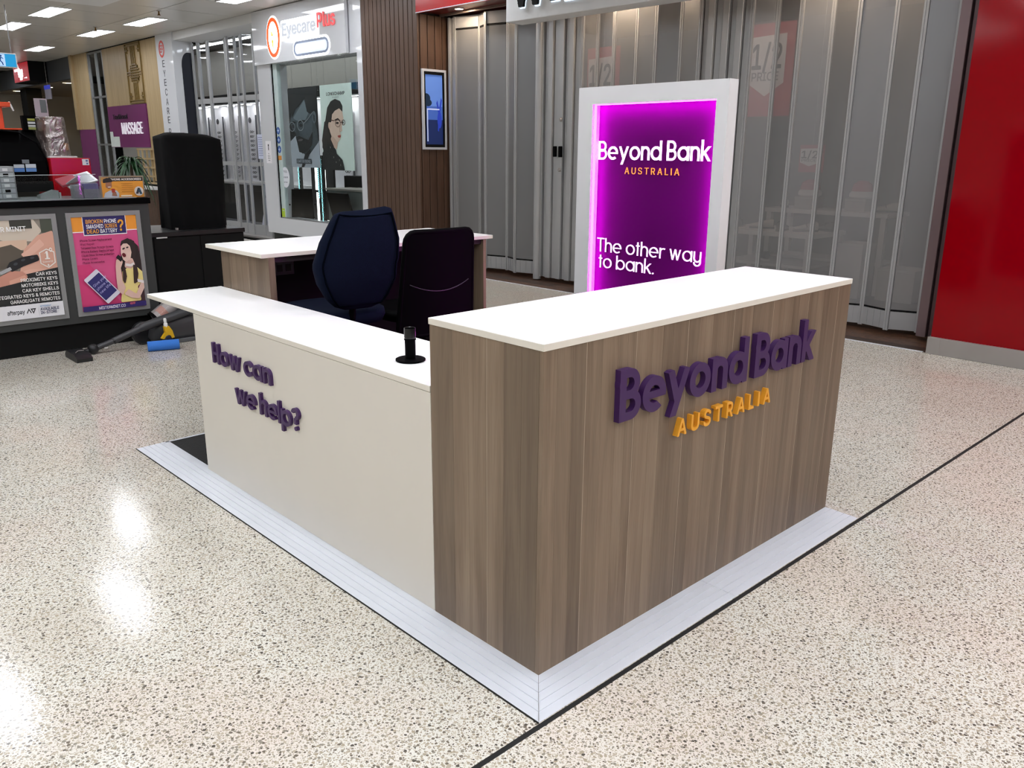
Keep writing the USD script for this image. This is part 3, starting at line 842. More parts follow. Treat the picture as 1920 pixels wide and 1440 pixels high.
lc = thing("low_counter", "low cream counter with white top and purple lettering How can we help", "counter", (0.2, 1.6, PH))
LZ = 0.8246
part(lc, "front_panel", bx(0.0, 0.018, KD + 0.003, 2.345, PH, LZ - SL - 0.002, 0.001), M_BEIGE)
part(lc, "end_panel", bx(0.018, 0.38, 2.325, 2.345, PH, LZ - SL - 0.002), M_BEIGE)
part(lc, "inner_panel", bx(0.28, 0.30, KD + 0.003, 2.325, PH, LZ - SL - 0.002), M_GREYD)
part(lc, "countertop_edge", bx(-0.002, 0.405, KD + 0.0035, 2.912, LZ - SL, LZ - 0.0012, 0.0008), M_EDGE)
part(lc, "countertop", bx(-0.0015, 0.405, KD + 0.0035, 2.9115, LZ - 0.0012, LZ, 0.0004), M_WHITE)
letters(lc, "How can", face("-x", (0, 2.138, 0.602)), 0.556, 0.096, 0.014, M_PURPLE, w=0.155, gap=0.07, space=0.27)
letters(lc, "we help?", face("-x", (0, 1.932, 0.451)), 0.568, 0.097, 0.014, M_PURPLE, w=0.155, gap=0.07, space=0.27)

sd = thing("service_desk", "high service desk with white top and wood-grain side panels behind the chairs", "desk", (1.15, 2.65, PH))
planks(sd, 2.345, 2.885, 0.409, PH, 1.0314, "x", 11, thick=0.036, wmin=0.05, wmax=0.09)
part(sd, "end_panel", bx(1.872, 1.894, 2.36, 2.96, PH, 1.0314), M_OAK)
part(sd, "back_panel", bx(0.447, 1.871, 2.86, 2.88, 0.1, 1.0312), M_MATTE)
part(sd, "rail", bx(0.447, 1.871, 2.385, 2.40, 1.0, 1.0314), mat("dark_rail", "2a2725"))
part(sd, "countertop_edge", bx(0.376, 1.945, 2.352, 3.003, 1.0315, 1.0515, 0.001), M_EDGE)
part(sd, "countertop", bx(0.3765, 1.9445, 2.3525, 3.0025, 1.0515, 1.0525, 0.0004), M_WHITE)
skt = part(sd, "power_socket", bx(0.70, 0.83, 2.852, 2.86, 0.86, 0.94, 0.002), mat("socket_grey", "55565a", rough=0.4))
part(skt, "outlet", cat(bx(0.72, 0.755, 2.8505, 2.8525, 0.88, 0.92), bx(0.775, 0.81, 2.8505, 2.8525, 0.88, 0.92)), M_DARK)

# glowing sign
TX, TY0, TY1, TZ = 1.94, 0.717, 1.652, 1.89
st = thing("sign_totem", "white upright sign with a glowing magenta panel and bank lettering", "sign", (TX + 0.04, 1.18, PH))
outer = sbox(0, 0, TY1 - TY0, TZ - PH)
inner = sbox(TY1 - 1.551, 0.24, TY1 - 0.783, 1.802 - PH)
Tt = face("-x", (TX + 0.075, TY1, PH))
part(st, "frame", xf(ext(outer.difference(inner), 0.075), Tt), M_WHITEP)
M_GLOWP = mat("sign_purple", (0.092, 0.001, 0.096), rough=0.6, var=0.02, spec=0.06)
part(st, "panel", xf(ext(inner.buffer(-0.0005, join_style=2), 0.016), at(Tt, 0, 0, 0.0)), M_GLOWP)
LED = glow("magenta_led", (1.0, 0.012, 1.0), 50.0)
u0, v0, u1, v1 = inner.bounds
for k, (a, b, c, e) in enumerate(((u0, v0, u0 + 0.005, v1), (u1 - 0.005, v0, u1, v1), (u0 + 0.005, v1 - 0.005, u1 - 0.005, v1), (u0 + 0.005, v0, u1 - 0.005, v0 + 0.005))):
    part(st, "led_strip", xf(bx(a, c, b, e, 0.046, 0.060), Tt), LED)
M_LET = mat("sign_letter_white", "f4eef8", emit="f6ecff", estr=0.62)
def sgn(y, z):
    """A point of the sign's face, seen at the opening's plane, carried back to the recessed panel."""
    k = (TX + 0.059 + 1.5944) / (TX + 1.5944)
    return face("-x", (TX + 0.059, -1.5484 + (y + 1.5484) * k - 0.012, 1.5581 + (z - 1.5581) * k))
letters(st, "Beyond Bank", sgn(1.510, 1.518), 0.715, 0.099, 0.004, M_LET, w=0.138, gap=0.065, space=0.26)
char_parts(st, "AUSTRALIA", sgn(1.325, 1.448), 0.034, mat("sign_letter_gold", "f0a43c", emit="ffae45", estr=0.45), 0.351, 0.004, bold=False)
letters(st, "The other way", sgn(1.497, 1.029), 0.690, 0.077, 0.005, M_LET, w=0.098, gap=0.10, space=0.30)
letters(st, "to bank.", sgn(1.482, 0.942), 0.384, 0.077, 0.005, M_LET, w=0.098, gap=0.10, space=0.30)

# black stand on the low counter
ds = thing("display_stand", "short black post on a round base standing on the low white counter", "stand", (0.157, 0.826, LZ))
part(ds, "base", lathe([(0, 0.0), (0.052, 0.0), (0.054, 0.002), (0.054, 0.007), (0.050, 0.009), (0, 0.009)], 40), M_BLACK, smooth=30, local=True)
part(ds, "post", lathe([(0, 0.009), (0.019, 0.009), (0.019, 0.088), (0, 0.088)], 28), M_BLACK, smooth=30, local=True)
part(ds, "collar", lathe([(0.0205, 0.078), (0.0215, 0.078), (0.0215, 0.0815), (0.0205, 0.0815), (0.0205, 0.078)], 28), M_BLACK, smooth=30, local=True)
part(ds, "socket", lathe([(0, 0.09), (0.016, 0.09), (0.018, 0.12), (0.021, 0.121), (0.0212, 0.088), (0.019, 0.082), (0, 0.082)], 28), mat("gloss_black", "0c0d0f", rough=0.2), smooth=30, local=True)

# ================================================================== THE TWO HIGH CHAIRS
def chair_base(t, z, mbase):
    part(t, "gas_column", tube([(0, 0, 0.10), (0, 0, 0.42), (0, 0, 0.421), (0, 0, z)], [0.028, 0.028, 0.018, 0.018], 14), mbase, smooth=40, local=True)
    a = np.linspace(0, 2 * np.pi, 28, endpoint=False)
    part(t, "foot_ring", tube(np.stack([0.21 * np.cos(a), 0.21 * np.sin(a), np.full(28, 0.30)], 1), 0.011, 8, closed=True), M_ALUD, smooth=True, local=True)
    for k in range(3):
        q = 2 * np.pi * k / 3
        part(t, "ring_spoke", tube([(0.02 * math.cos(q), 0.02 * math.sin(q), 0.31), (0.21 * math.cos(q), 0.21 * math.sin(q), 0.30)], 0.008, 8), M_ALUD, local=True)
    for k in range(5):
        q = 2 * np.pi * k / 5 + 0.3
        c, s = math.cos(q), math.sin(q)
        lg = part(t, "base_leg", tube([(0.02 * c, 0.02 * s, 0.115), (0.15 * c, 0.15 * s, 0.105), (0.28 * c, 0.28 * s, 0.075)], [0.03, 0.023, 0.016], 10), mbase, smooth=40, local=True)
        part(lg, "castor", xf(lathe([(0, -0.02), (0.02, -0.02), (0.026, -0.014), (0.026, 0.014), (0.02, 0.02), (0, 0.02)], 16), np.array(
            [[c, -s, 0, 0], [s, c, 0, 0], [0, 0, 1, 0], [0, 0, 0, 1.0]]) @ np.array([[1, 0, 0, 0.285], [0, 0, -1, 0], [0, 1, 0, 0.0262], [0, 0, 0, 1.0]])), M_RUBBER, smooth=30, local=True)


M_NAVY = mat("navy_fabric", "0a1122", rough=0.95, var=0.22, scale=90, bump=0.25, bscale=600, spec=0.1)
M_NAVYD = mat("navy_piping", "05080f", rough=0.95, var=0.2, spec=0.0)
bc = thing("office_chair", "high chair with a padded navy fabric back, beside the black one", "chair", (0.635, 2.06, PH), turn=-0.10)
def blue_ring(v):
    """One slice of the upholstered back, v from 0 at its foot to 1 at its top."""
    w = np.interp(v, [0, 0.04, 0.12, 0.3, 0.5, 0.7, 0.9, 0.97, 1], [0.075, 0.125, 0.165, 0.21, 0.225, 0.208, 0.165, 0.148, 0.115])
    th = np.interp(v, [0, 0.06, 0.3, 0.7, 0.94, 1], [0.012, 0.035, 0.05, 0.045, 0.036, 0.010])
    y = -0.14 - 0.035 * math.sin(math.pi * v * 0.9) - 0.05 * v
    R = superring(np.interp(v, [0, 0.45, 1], [0.03, 0.0, 0.05]), y, 0.80 + 0.485 * v, w, th, 3.0, 40)
    R[:, 2] += (0.030 * (R[:, 0] / 0.2) ** 2 - 0.012) * max(0, (v - 0.75) / 0.25)      # the top edge dips in the middle
    return R
part(bc, "backrest", loft([blue_ring(v) for v in np.concatenate([np.linspace(0, 0.1, 6), np.linspace(0.14, 0.9, 16), np.linspace(0.92, 1, 6)])]), M_NAVY, smooth=True, local=True)
q = []
for v in np.linspace(0.05, 0.93, 22):
    R = blue_ring(v); cx_ = R[:, 0].mean(); q.append((cx_ - 0.87 * (R[:, 0].max() - cx_), R[:, 1].min() + 0.006, R[0, 2]))
for s in np.linspace(-0.8, 0.8, 9):
    R = blue_ring(0.945); q.append((R[:, 0].mean() + s * 0.145, R[:, 1].min() + 0.004, 0.80 + 0.485 * 0.945 + 0.012 * (s * s) - 0.006))
for v in np.linspace(0.93, 0.05, 22):
    R = blue_ring(v); cx_ = R[:, 0].mean(); q.append((cx_ + 0.87 * (R[:, 0].max() - cx_), R[:, 1].min() + 0.006, R[0, 2]))
part(bc, "piping", tube(q, 0.0045, 6, closed=True), M_NAVYD, smooth=True, local=True)
part(bc, "seat", loft([superring(0, 0.10, z, a, b, 3.2, 40) for z, a, b in ((0.705, 0.20, 0.19), (0.712, 0.235, 0.225), (0.745, 0.25, 0.24), (0.775, 0.245, 0.235), (0.79, 0.215, 0.205), (0.792, 0.16, 0.15))]), M_NAVY, smooth=True, local=True)
part(bc, "back_bar", tube([(0, 0.06, 0.69), (0, -0.10, 0.69), (0, -0.13, 0.74), (0, -0.145, 0.85)], 0.017, 10), M_BLACK, smooth=40, local=True)
chair_base(bc, 0.70, M_BLACK)

kc = thing("office_chair", "high chair with a smooth black plastic shell back", "chair", (1.175, 2.08, PH), turn=-0.06)
prof = sbox(-0.228, 0.60, 0.228, 1.15).buffer(-0.05).buffer(0.05, 12)
prof = Polygon([(x * (1.06 - 0.14 * (z - 0.60) / 0.55), z) for x, z in prof.exterior.coords])
def bend(m):
    m = m.copy(); v = m.vertices
    v[:, 1] += -0.15 + 0.55 * v[:, 0] ** 2 - 0.09 * (v[:, 2] - 0.72)
    return m
def slab(poly, y0, th):
    """A plate in the xz plane, cut into a grid so that it can be bent."""
    parts = []
    for a in np.arange(-0.28, 0.28, 0.04):
        s = poly.intersection(sbox(a, 0, a + 0.04, 2))
        if s.area > 1e-7: parts.append(s)
    ms = []
    for s in parts:
        for g in getattr(s, "geoms", [s]):
            ms.append(m3.CrossSection([np.array(g.exterior.coords)[:-1] if g.exterior.is_ccw else np.array(g.exterior.coords)[:-1][::-1]]).extrude(th))
    u = ms[0]
    for x in ms[1:]: u = u + x
    u = u.refine_to_length(0.03)
    mm = u.to_mesh(); v, f = np.array(mm.vert_properties[:, :3]), np.array(mm.tri_verts)
    v = np.stack([v[:, 0], y0 - v[:, 2], v[:, 1]], 1)
    return trimesh.Trimesh(v, f, process=False)
part(kc, "shell_back", bend(slab(prof, 0.0, 0.022)), M_BLACK, smooth=35, local=True)
c = np.array(prof.exterior.coords)[:-1]
c = np.array([LineString(prof.exterior.coords).interpolate(s).coords[0] for s in np.linspace(0, prof.exterior.length, 90, endpoint=False)])
rim = np.stack([c[:, 0], -0.011 - 0.15 + 0.55 * c[:, 0] ** 2 - 0.09 * (c[:, 1] - 0.72), c[:, 1]], 1)
part(kc, "rim", tube(rim, 0.0145, 8, closed=True), M_BLACK, smooth=True, local=True)
a = np.linspace(-1, 1, 15)
arc = np.stack([0.19 * a, np.zeros(15), 0.835 + 0.045 * a ** 2], 1)
arc[:, 1] = -0.0225 - 0.15 + 0.55 * arc[:, 0] ** 2 - 0.09 * (arc[:, 2] - 0.72)
part(kc, "crease", tube(arc, 0.003, 6), mat("crease_grey", "2e2f33", rough=0.3), smooth=True, local=True)
part(kc, "seat", loft([superring(0, 0.10, z, a, b, 3.5, 36) for z, a, b in ((0.66, 0.19, 0.18), (0.668, 0.225, 0.215), (0.70, 0.235, 0.225), (0.722, 0.225, 0.215), (0.728, 0.18, 0.17))]), M_BLACK, smooth=True, local=True)
part(kc, "back_bar", tube([(0, 0.06, 0.65), (0, -0.08, 0.655), (0, -0.125, 0.68), (0, -0.13, 0.78)], 0.016, 10), M_BLACK, smooth=40, local=True)
chair_base(kc, 0.66, M_BLACK)

# ================================================================== SHOE SHOP SIGN AND INSIDE
ss = thing("shop_sign", "white box sign with black halo-lit capitals over the shutters", "sign", (5.25, 3.97, 3.4))
part(ss, "sign_box", bx(5.12, FX - 0.03, 2.3, 5.64, 2.915, CEIL - 0.005, 0.006), mat("sign_box_white", "e2e3e4", rough=0.45))
Tq = face("-x", (5.119, 5.64, 2.915))
x = 0.14
for k, ch in enumerate("WILLIAMS"):
    m = bx(0, 0.10, 0, 0.46, 0, 0.03) if ch == "I" else meshkit.text_mesh(ch, 0.46, 0.03, True)
    wd = {"W": 0.48, "I": 0.10, "L": 0.28, "A": 0.40, "M": 0.44, "S": 0.32}[ch]
    lo, hi = m.bounds
    m.apply_translation([-lo[0], 0, 0]); m.apply_scale([wd / (hi[0] - lo[0]), 1, 1]); m.apply_translation([x, 0, 0])
    part(ss, "letter", xf(m, at(Tq, 0, 0.14, 0.012)), M_MATTE)
    h = m.copy(); h.apply_translation([-x - wd / 2, -0.23, 0]); h.apply_scale([1 + 0.024 / wd, 1.05, 0.25]); h.apply_translation([x + wd / 2, 0.23, 0])
    part(ss, "halo", xf(h, at(Tq, 0, 0.14, 0.001)), glow("letter_halo", "d8ecff", 1.6))
    x += wd + 0.085

M_POSTR = mat("poster_red", "b8232c", rough=0.5)
def half_price(loc, label, w=0.54, h=0.95):
    t = thing("sale_poster", label, "poster", loc)
    T = face("-x", (loc[0], loc[1] + w / 2, loc[2] - h / 2))
    part(t, "sheet", xf(ext(sbox(0, 0, w, h), 0.004), T), M_POSTR)
    P = Print(t, at(T, 0, 0, 0.004), w, h)
    P.add(PG((0.04, 0.86), (0.82, 0.88), (0.82, 0.36), (0.42, 0.22), (0.04, 0.36)), "e9e6e2", "tag_print")
    P.text("1/2", 0.08, 0.52, 0.26, "2e2a2c", width=0.66)
    P.text("PRICE", 0.10, 0.39, 0.09, "6a6264", width=0.6)
    part(t, "hanging_wire", tube([(loc[0] + 0.002, loc[1], loc[2] + h / 2 - 0.002), (loc[0] + 0.002, loc[1], 3.3)], 0.003, 6), M_STEEL)
half_price((7.0, 3.47, 2.42), "red half price poster hanging behind the shutter, the larger one above the shoe tables")
half_price((7.0, 5.83, 2.36), "red half price poster hanging behind the shutter to the left of the glowing sign")
half_price((7.6, 3.2, 1.5), "small red sale poster low behind the shutter above the shoe tables", 0.3, 0.3)

M_TABLE = mat("table_white", "cfcac8", rough=0.5)
def shop_table(x, y, z, lx, ly, label):
    t = thing("display_table", label, "table", (x, y, 0))
    part(t, "table_top", bx(x - lx / 2, x + lx / 2, y - ly / 2, y + ly / 2, z - 0.05, z, 0.004), M_TABLE)
    for sx in (-1, 1):
        for sy in (-1, 1):
            part(t, "leg", bx(x + sx * (lx / 2 - 0.05) - 0.03, x + sx * (lx / 2 - 0.05) + 0.03, y + sy * (ly / 2 - 0.05) - 0.03, y + sy * (ly / 2 - 0.05) + 0.03, 0, z - 0.05), M_TABLE)
    part(t, "lower_shelf", bx(x - lx / 2 + 0.08, x + lx / 2 - 0.08, y - ly / 2 + 0.08, y + ly / 2 - 0.08, 0.33, 0.36), M_TABLE)
shop_table(7.3, 3.35, 0.72, 0.8, 1.2, "low white display table with shoes behind the shutter")
shop_table(8.1, 3.1, 0.92, 0.6, 1.5, "taller white display table behind the low one in the shoe shop")
shop_table(7.4, 6.2, 0.75, 0.7, 1.3, "white display table far back behind the shutter beside the pillar")

def shoe(x, y, z, turn, col, label):
    t = thing("shoe", label, "shoe", (x, y, z), turn)
    secs = [(-0.13, 0.03, 0.085), (-0.11, 0.036, 0.095), (-0.06, 0.037, 0.09), (-0.01, 0.034, 0.07), (0.05, 0.042, 0.052), (0.10, 0.044, 0.042), (0.135, 0.03, 0.03)]
    rings = []
    for px, w, h in secs:
        a = np.linspace(0, 2 * np.pi, 16, endpoint=False)
        rings.append(np.stack([np.full(16, px), w * np.cos(a), 0.016 + h / 2 + h / 2 * np.sin(a)], 1))
    part(t, "upper", loft(rings), mat("shoe_" + col, col, rough=0.5), smooth=50, local=True)
    s = LineString([(-0.095, 0), (0.10, 0)]).buffer(0.043, 8)
    part(t, "sole", ext(s, 0.018), M_RUBBER if col != "2a2624" else M_EDGE, smooth=30, local=True)
    part(t, "strap", tube([(0.0, -0.036, 0.05), (0.01, -0.02, 0.088), (0.01, 0.02, 0.088), (0.0, 0.036, 0.05)], 0.006, 8), mat("shoe_strap", "5a4a40"), smooth=True, local=True)
SH = [(7.12, 3.75, 0.72, 0.4, "2a2624", "dark shoe nearest the glowing sign on the low table"), (7.2, 3.52, 0.72, 1.9, "b9aea6", "pale shoe second along the low display table"),
      (7.12, 3.22, 0.72, 0.2, "3d3430", "dark strappy shoe in the middle of the low display table"), (7.2, 2.98, 0.72, 2.4, "c7c1bb", "white shoe at the right end of the low display table"),
      (7.45, 2.86, 0.72, 1.2, "4a3f3a", "brown shoe at the far corner of the low display table"), (8.0, 3.70, 0.92, 0.6, "bdb6b0", "pale shoe on the taller table below the red and white hat"),
      (8.05, 2.48, 0.92, 2.0, "b4aaa2", "pale shoe on the taller table near its right end"), (7.25, 3.5, 0.36, 0.9, "2a2624", "dark shoe on the lower shelf of the low table"),
      (7.25, 6.4, 0.75, 0.9, "8a8682", "grey shoe on the table beside the pillar, left one"), (7.25, 6.0, 0.75, 1.7, "77726e", "grey shoe on the table beside the pillar, right one")]
for s in SH: shoe(*s)
def hat(x, y, z, label):
    t = thing("hat", label, "hat", (x, y, z))
    part(t, "crown", lathe([(0, 0.20), (0.05, 0.195), (0.10, 0.16), (0.115, 0.09), (0.115, 0.07), (0, 0.07)], 24), mat("hat_red", "b43a3e", rough=0.9), smooth=40, local=True)
    part(t, "band", lathe([(0, 0.0), (0.11, 0.0), (0.135, 0.02), (0.135, 0.055), (0.115, 0.08), (0, 0.08)], 24), mat("hat_white", "d8d2cf", rough=0.95, bump=0.4), smooth=40, local=True)
def box_obj(name, x0, x1, y0, y1, z0, z1, m, label, cat_):
    t = thing(name, label, cat_, ((x0 + x1) / 2, (y0 + y1) / 2, z0))
    part(t, "carton", bx(x0, x1, y0, y1, z0, z1 - 0.03, 0.003), m)
    part(t, "lid", bx(x0 - 0.004, x1 + 0.004, y0 - 0.004, y1 + 0.004, z1 - 0.03, z1, 0.003), m)
M_CARD = mat("carton_grey", "a9a29d", rough=0.7)
box_obj("shoe_box", 7.9, 8.2, 3.3, 3.52, 0.92, 1.06, M_CARD, "grey carton under the left red and white hat", "box")
box_obj("shoe_box", 7.95, 8.25, 2.68, 2.92, 0.92, 1.06, M_CARD, "grey carton under the right red and white hat", "box")
hat(8.05, 3.41, 1.06, "red and white hat on the carton, the left of two")
hat(8.1, 2.8, 1.06, "red and white hat on the carton, the right of two")
box_obj("shoe_box", 7.5, 7.85, 2.45, 2.75, 0.0, 0.6, mat("carton_white", "bcb6b3", rough=0.6), "tall pale box standing beside the low table", "box")
for i, (y, lab) in enumerate(((2.1, "pale stacked plinth on the shoe shop floor near the red wall"), (1.55, "pale plinth on the shoe shop floor closest to the red wall"))):
    box_obj("plinth_box", 7.6, 8.0, y - 0.2, y + 0.2, 0.0, 0.35 + 0.1 * i, M_CARD, lab, "plinth")
nl = thing("night_light", "unseen strip light placed to light the shoe shop interior", "lamp", (6.36, 3.9, 3.3))  # hidden from view, placed to light the shoe shop through the shutter
part(nl, "housing", bx(6.30, 6.42, 1.6, 6.8, 3.27, 3.299), M_WHITEP)
part(nl, "tube", bx(6.33, 6.39, 1.65, 6.75, 3.258, 3.27), glow("unseen_shop_tube", "ffe9dc", 14.0))


# ================================================================== SCREEN ON THE PILLAR'S RETURN
tv = thing("wall_screen", "upright screen in a pale frame on the slatted pillar", "screen", (5.62, 7.58, 2.08))
Tv = face("-y", (FX + 0.036, 7.592, 1.575))
part(tv, "frame", xf(ext(sbox(0, 0, 0.40, 1.01).difference(sbox(0.03, 0.03, 0.37, 0.98)), 0.03), Tv), M_ALU)
part(tv, "bezel", xf(ext(sbox(0.03, 0.03, 0.37, 0.98).difference(sbox(0.055, 0.065, 0.35, 0.945)), 0.022), Tv), M_MATTE)
TP = Print(tv, at(Tv, 0.05, 0.06, 0.004), 0.305, 0.89)
scr = lambda n, c, s=0.5: mat("screen_" + n, c, rough=0.3, emit=c, estr=s)
TP.add(sbox(0, 0, 1, 1), scr("sky", "5b7fc8"), "screen_image")
TP.add(sbox(0, 0, 1, 0.55), scr("mid", "3f5fae"), "screen_image")
TP.add(sbox(0, 0, 1, 0.36), scr("low", "1c2a58"), "screen_image")
TP.add(unary_union([E(0.08, 0.66, 0.22, 0.07), E(0.18, 0.60, 0.2, 0.05), sbox(0.05, 0.36, 0.1, 0.62)]), scr("tree", "16283f", 0.5), "screen_image")
TP.add(unary_union([line([(0.72, 0.2), (0.78, 0.45), (0.66, 0.62)], 0.07), line([(0.78, 0.45), (0.92, 0.66)], 0.07), E(0.8, 0.36, 0.12, 0.12)]), scr("figure", "2a3fb0"), "screen_image")
TP.add(unary_union([sbox(0.1, 0.05, 0.16, 0.52), sbox(0.1, 0.5, 0.8, 0.52)]), scr("white", "b8c4ea"), "screen_image")

# ================================================================== OPTOMETRIST: DISPLAY, POSTERS, STICKERS
rk = thing("display_rail", "row of small round lamps above the white spectacle wall", "lamp", (XB - 0.1, 15.5, 2.5))
for y in (18.4, 17.55, 16.75, 15.95, 14.9, 13.6, 12.2):
    part(rk, "lamp", xf(lathe([(0, -0.03), (0.07, -0.03), (0.08, 0.0), (0, 0.0)], 16), face("z", (XB - 0.2, y, 2.5))), glow("display_lamp", "ffffff", 30.0))
part(rk, "light_strip", bx(XB - 0.26, XB - 0.20, 9.0, 19.2, 2.494, 2.4995), glow("unseen_rail_strip", "f8fbff", 9.0))  # unseen strip, placed to brighten the white display wall below
part(rk, "rail", bx(XB - 0.3, XB - 0.06, 8.95, 19.3, 2.5, 2.52), M_WHITEP)
M_ROD = mat("rod_grey", "55565c", rough=0.4, metal=0.3)
def rack(y, label):
    t = thing("spectacle_rack", label, "rack", (XB - 0.06, y, 0.9))
    part(t, "rod", bx(XB - 0.05, XB - 0.03, y - 0.02, y + 0.02, 0.9, 2.28), M_ROD)
    for k in range(11):
        z = 0.98 + 0.095 * k
        fr_ = []
        for s in (-1, 1):
            a_ = np.linspace(0, 2 * np.pi, 10, endpoint=False)
            fr_.append(tube(np.stack([np.full(10, XB - 0.09), y + 0.14 + s * 0.04 + 0.032 * np.cos(a_), z + 0.022 * np.sin(a_)], 1), 0.006, 5, closed=True))
        fr_.append(tube([(XB - 0.09, y + 0.02, z + 0.01), (XB - 0.09, y + 0.07, z + 0.01)], 0.005, 5))
        part(t, "spectacles", cat(*fr_), mat("spectacle_frame", "3a3a40", rough=0.4))
    part(t, "round_badge", xf(lathe([(0, 0), (0.06, 0), (0.06, 0.01), (0, 0.012)], 16), face("-x", (XB - 0.004, y + 0.35, 2.18))), M_ROD)
for y, lab in ((18.3, "spectacle rack on the white wall next to the covered machine"), (17.55, "spectacle rack on the white wall, second behind the clear shutter"), (16.75, "spectacle rack on the white wall, third behind the clear shutter"),
               (15.95, "spectacle rack on the white wall next to the white portal"), (14.75, "spectacle rack seen through the shop window left of the man's poster"), (12.2, "spectacle rack seen through the shop window right of the woman's poster")):
    rack(y, lab)
dl = thing("ceiling_strip_light", "unseen light strip placed to light the optometrist interior", "lamp", (6.6, 14, 3.68))  # unseen tube, placed to light the room behind the shop window
part(dl, "housing", bx(6.55, 6.75, 9.5, 19.0, 3.67, 3.695), M_WHITEP)
part(dl, "tube", bx(6.6, 6.7, 9.55, 18.9, 3.655, 3.67), glow("unseen_optic_tube", "f4faff", 18.0))

PXW = FX + 0.06
pa = thing("poster", "dark grey poster of a bearded man in round glasses in the shop window", "poster", (PXW, 10.65, 1.9))
Ta = face("-x", (PXW, 11.10, 1.29))
part(pa, "sheet", xf(ext(sbox(0, 0, 0.88, 1.20), 0.003), Ta), mat("ink_0f1217", "0f1217"))
A = Print(pa, at(Ta, 0, 0, 0.003), 0.88, 1.20)
A.add(blob((0, 0.333), (0.2, 0.405), (0.292, 0.198), (0.511, 0.171), (0.824, 0.27), (1, 0.342), (1, 0), (0, 0), r=0.006), "a7b0bd")
A.add(blob((0.652, 0.441), (0.813, 0.676), (0.956, 0.477), (0.981, 0.324), (0.606, 0.144), (0.461, 0.171), r=0.008), "3b464d")
A.add(blob((0.124, 0.712), (0.028, 0.577), (0.112, 0.477), (0.218, 0.441), (0.241, 0.351), (0.275, 0.252), (0.413, 0.18), (0.617, 0.216), (0.801, 0.441), (0.813, 0.676), (0.663, 0.748), (0.569, 0.865), (0.382, 0.775), r=0.008), "46525b")
A.add(blob((0.148, 0.631), (0.377, 0.748), (0.567, 0.847), (0.626, 0.748), (0.689, 0.676), (0.578, 0.604), (0.279, 0.595), r=0.01), "6b7982")
A.add(blob((0.11, 0.622), (0.113, 0.802), (0.261, 0.955), (0.54, 0.995), (0.838, 0.995), (1, 0.946), (1, 0.712), (0.894, 0.721), (0.763, 0.676), (0.643, 0.703), (0.594, 0.865), (0.411, 0.802), (0.252, 0.739), r=0.006), "15191e")
A.add(E(0.88, 0.631, 0.07, 0.075, 8), "5c6870")
A.add(E(0.879, 0.622, 0.035, 0.045, 8), "333c43")
A.add(blob((0.209, 0.387), (0.324, 0.405), (0.493, 0.374), (0.65, 0.351), (0.809, 0.459), (0.757, 0.288), (0.578, 0.203), (0.412, 0.176), (0.288, 0.252), r=0.006), "14181d")
A.add(E(0.37, 0.35, 0.085, 0.014, 3), "5d555a")
A.add(PG((0.282, 0.532), (0.35, 0.414), (0.249, 0.405), (0.205, 0.441)), "333d45")
A.add(unary_union([E(0.149, 0.527, 0.05, 0.022), E(0.419, 0.536, 0.06, 0.02)]), "1a2026")
A.add(unary_union([line([(0.051, 0.563), (0.153, 0.581), (0.238, 0.572)], 0.018), line([(0.35, 0.572), (0.453, 0.595), (0.575, 0.586)], 0.018)]), "13171b")
A.add(unary_union([affinity.translate(affinity.scale(ring(0, 0, 0.1, 0.014), 1, 0.62), 0.106, 0.521), affinity.translate(affinity.scale(ring(0, 0, 0.115, 0.014), 1, 0.6), 0.406, 0.536)]), "8d979e")
A.add(line([(0.522, 0.559), (0.679, 0.613), (0.853, 0.694)], 0.01), "7d878e")
A.add(PG((0.511, 0.171), (0.72, 0.243), (0.601, 0.117), (0.434, 0.0), (0.36, 0.0)), "12161a")
A.add(sbox(0.2, 0.05, 0.72, 0.11), "3b424c")
A.text("CARTER BOND", 0.46, 0.062, 0.036, "9aa3ad", width=0.48, align=0.5)
part(pa, "hanging_wire", cat(tube([(PXW, 10.95, 2.49), (PXW, 10.95, CEIL)], 0.003, 5), tube([(PXW, 10.35, 2.49), (PXW, 10.35, CEIL)], 0.003, 5)), M_STEEL)

pb = thing("poster", "pale green poster of a dark-haired woman in glasses in the shop window", "poster", (PXW, 9.69, 1.9))
Tb = face("-x", (PXW, 10.13, 1.265))
part(pb, "sheet", xf(ext(sbox(0, 0, 0.87, 1.235), 0.003), Tb), mat("ink_d6e6e2", "d6e6e2"))
B = Print(pb, at(Tb, 0, 0, 0.003), 0.87, 1.235)
B.text("LONGCHAMP", 0.5, 0.875, 0.036, "2b3136", width=0.58, align=0.5)
B.text("PARIS", 0.5, 0.845, 0.014, "8fa5a3", width=0.2, align=0.5)
B.add(blob((0.133, 0.571), (0.223, 0.738), (0.345, 0.808), (0.483, 0.831), (0.637, 0.804), (0.707, 0.746), (0.698, 0.679), (0.549, 0.654), (0.356, 0.554), (0.305, 0.346), (0.447, 0.229), (0.081, 0.188), (0, 0.271), (0.031, 0.396), r=0.006), "1a181a")
B.add(blob((0.243, 0.554), (0.335, 0.571), (0.369, 0.654), (0.465, 0.696), (0.603, 0.721), (0.698, 0.679), (0.722, 0.604), (0.67, 0.554), (0.661, 0.488), (0.669, 0.463), (0.588, 0.446), (0.629, 0.412), (0.601, 0.371), (0.516, 0.325), (0.417, 0.346), (0.333, 0.387), (0.256, 0.479), r=0.004), "dcc3b4")
B.add(blob((0.234, 0.321), (0.337, 0.412), (0.516, 0.329), (0.471, 0.246), (0.32, 0.287), r=0.006), "cdb0a0")
B.add(E(0.267, 0.529, 0.035, 0.04, -10), "d2b4a4")
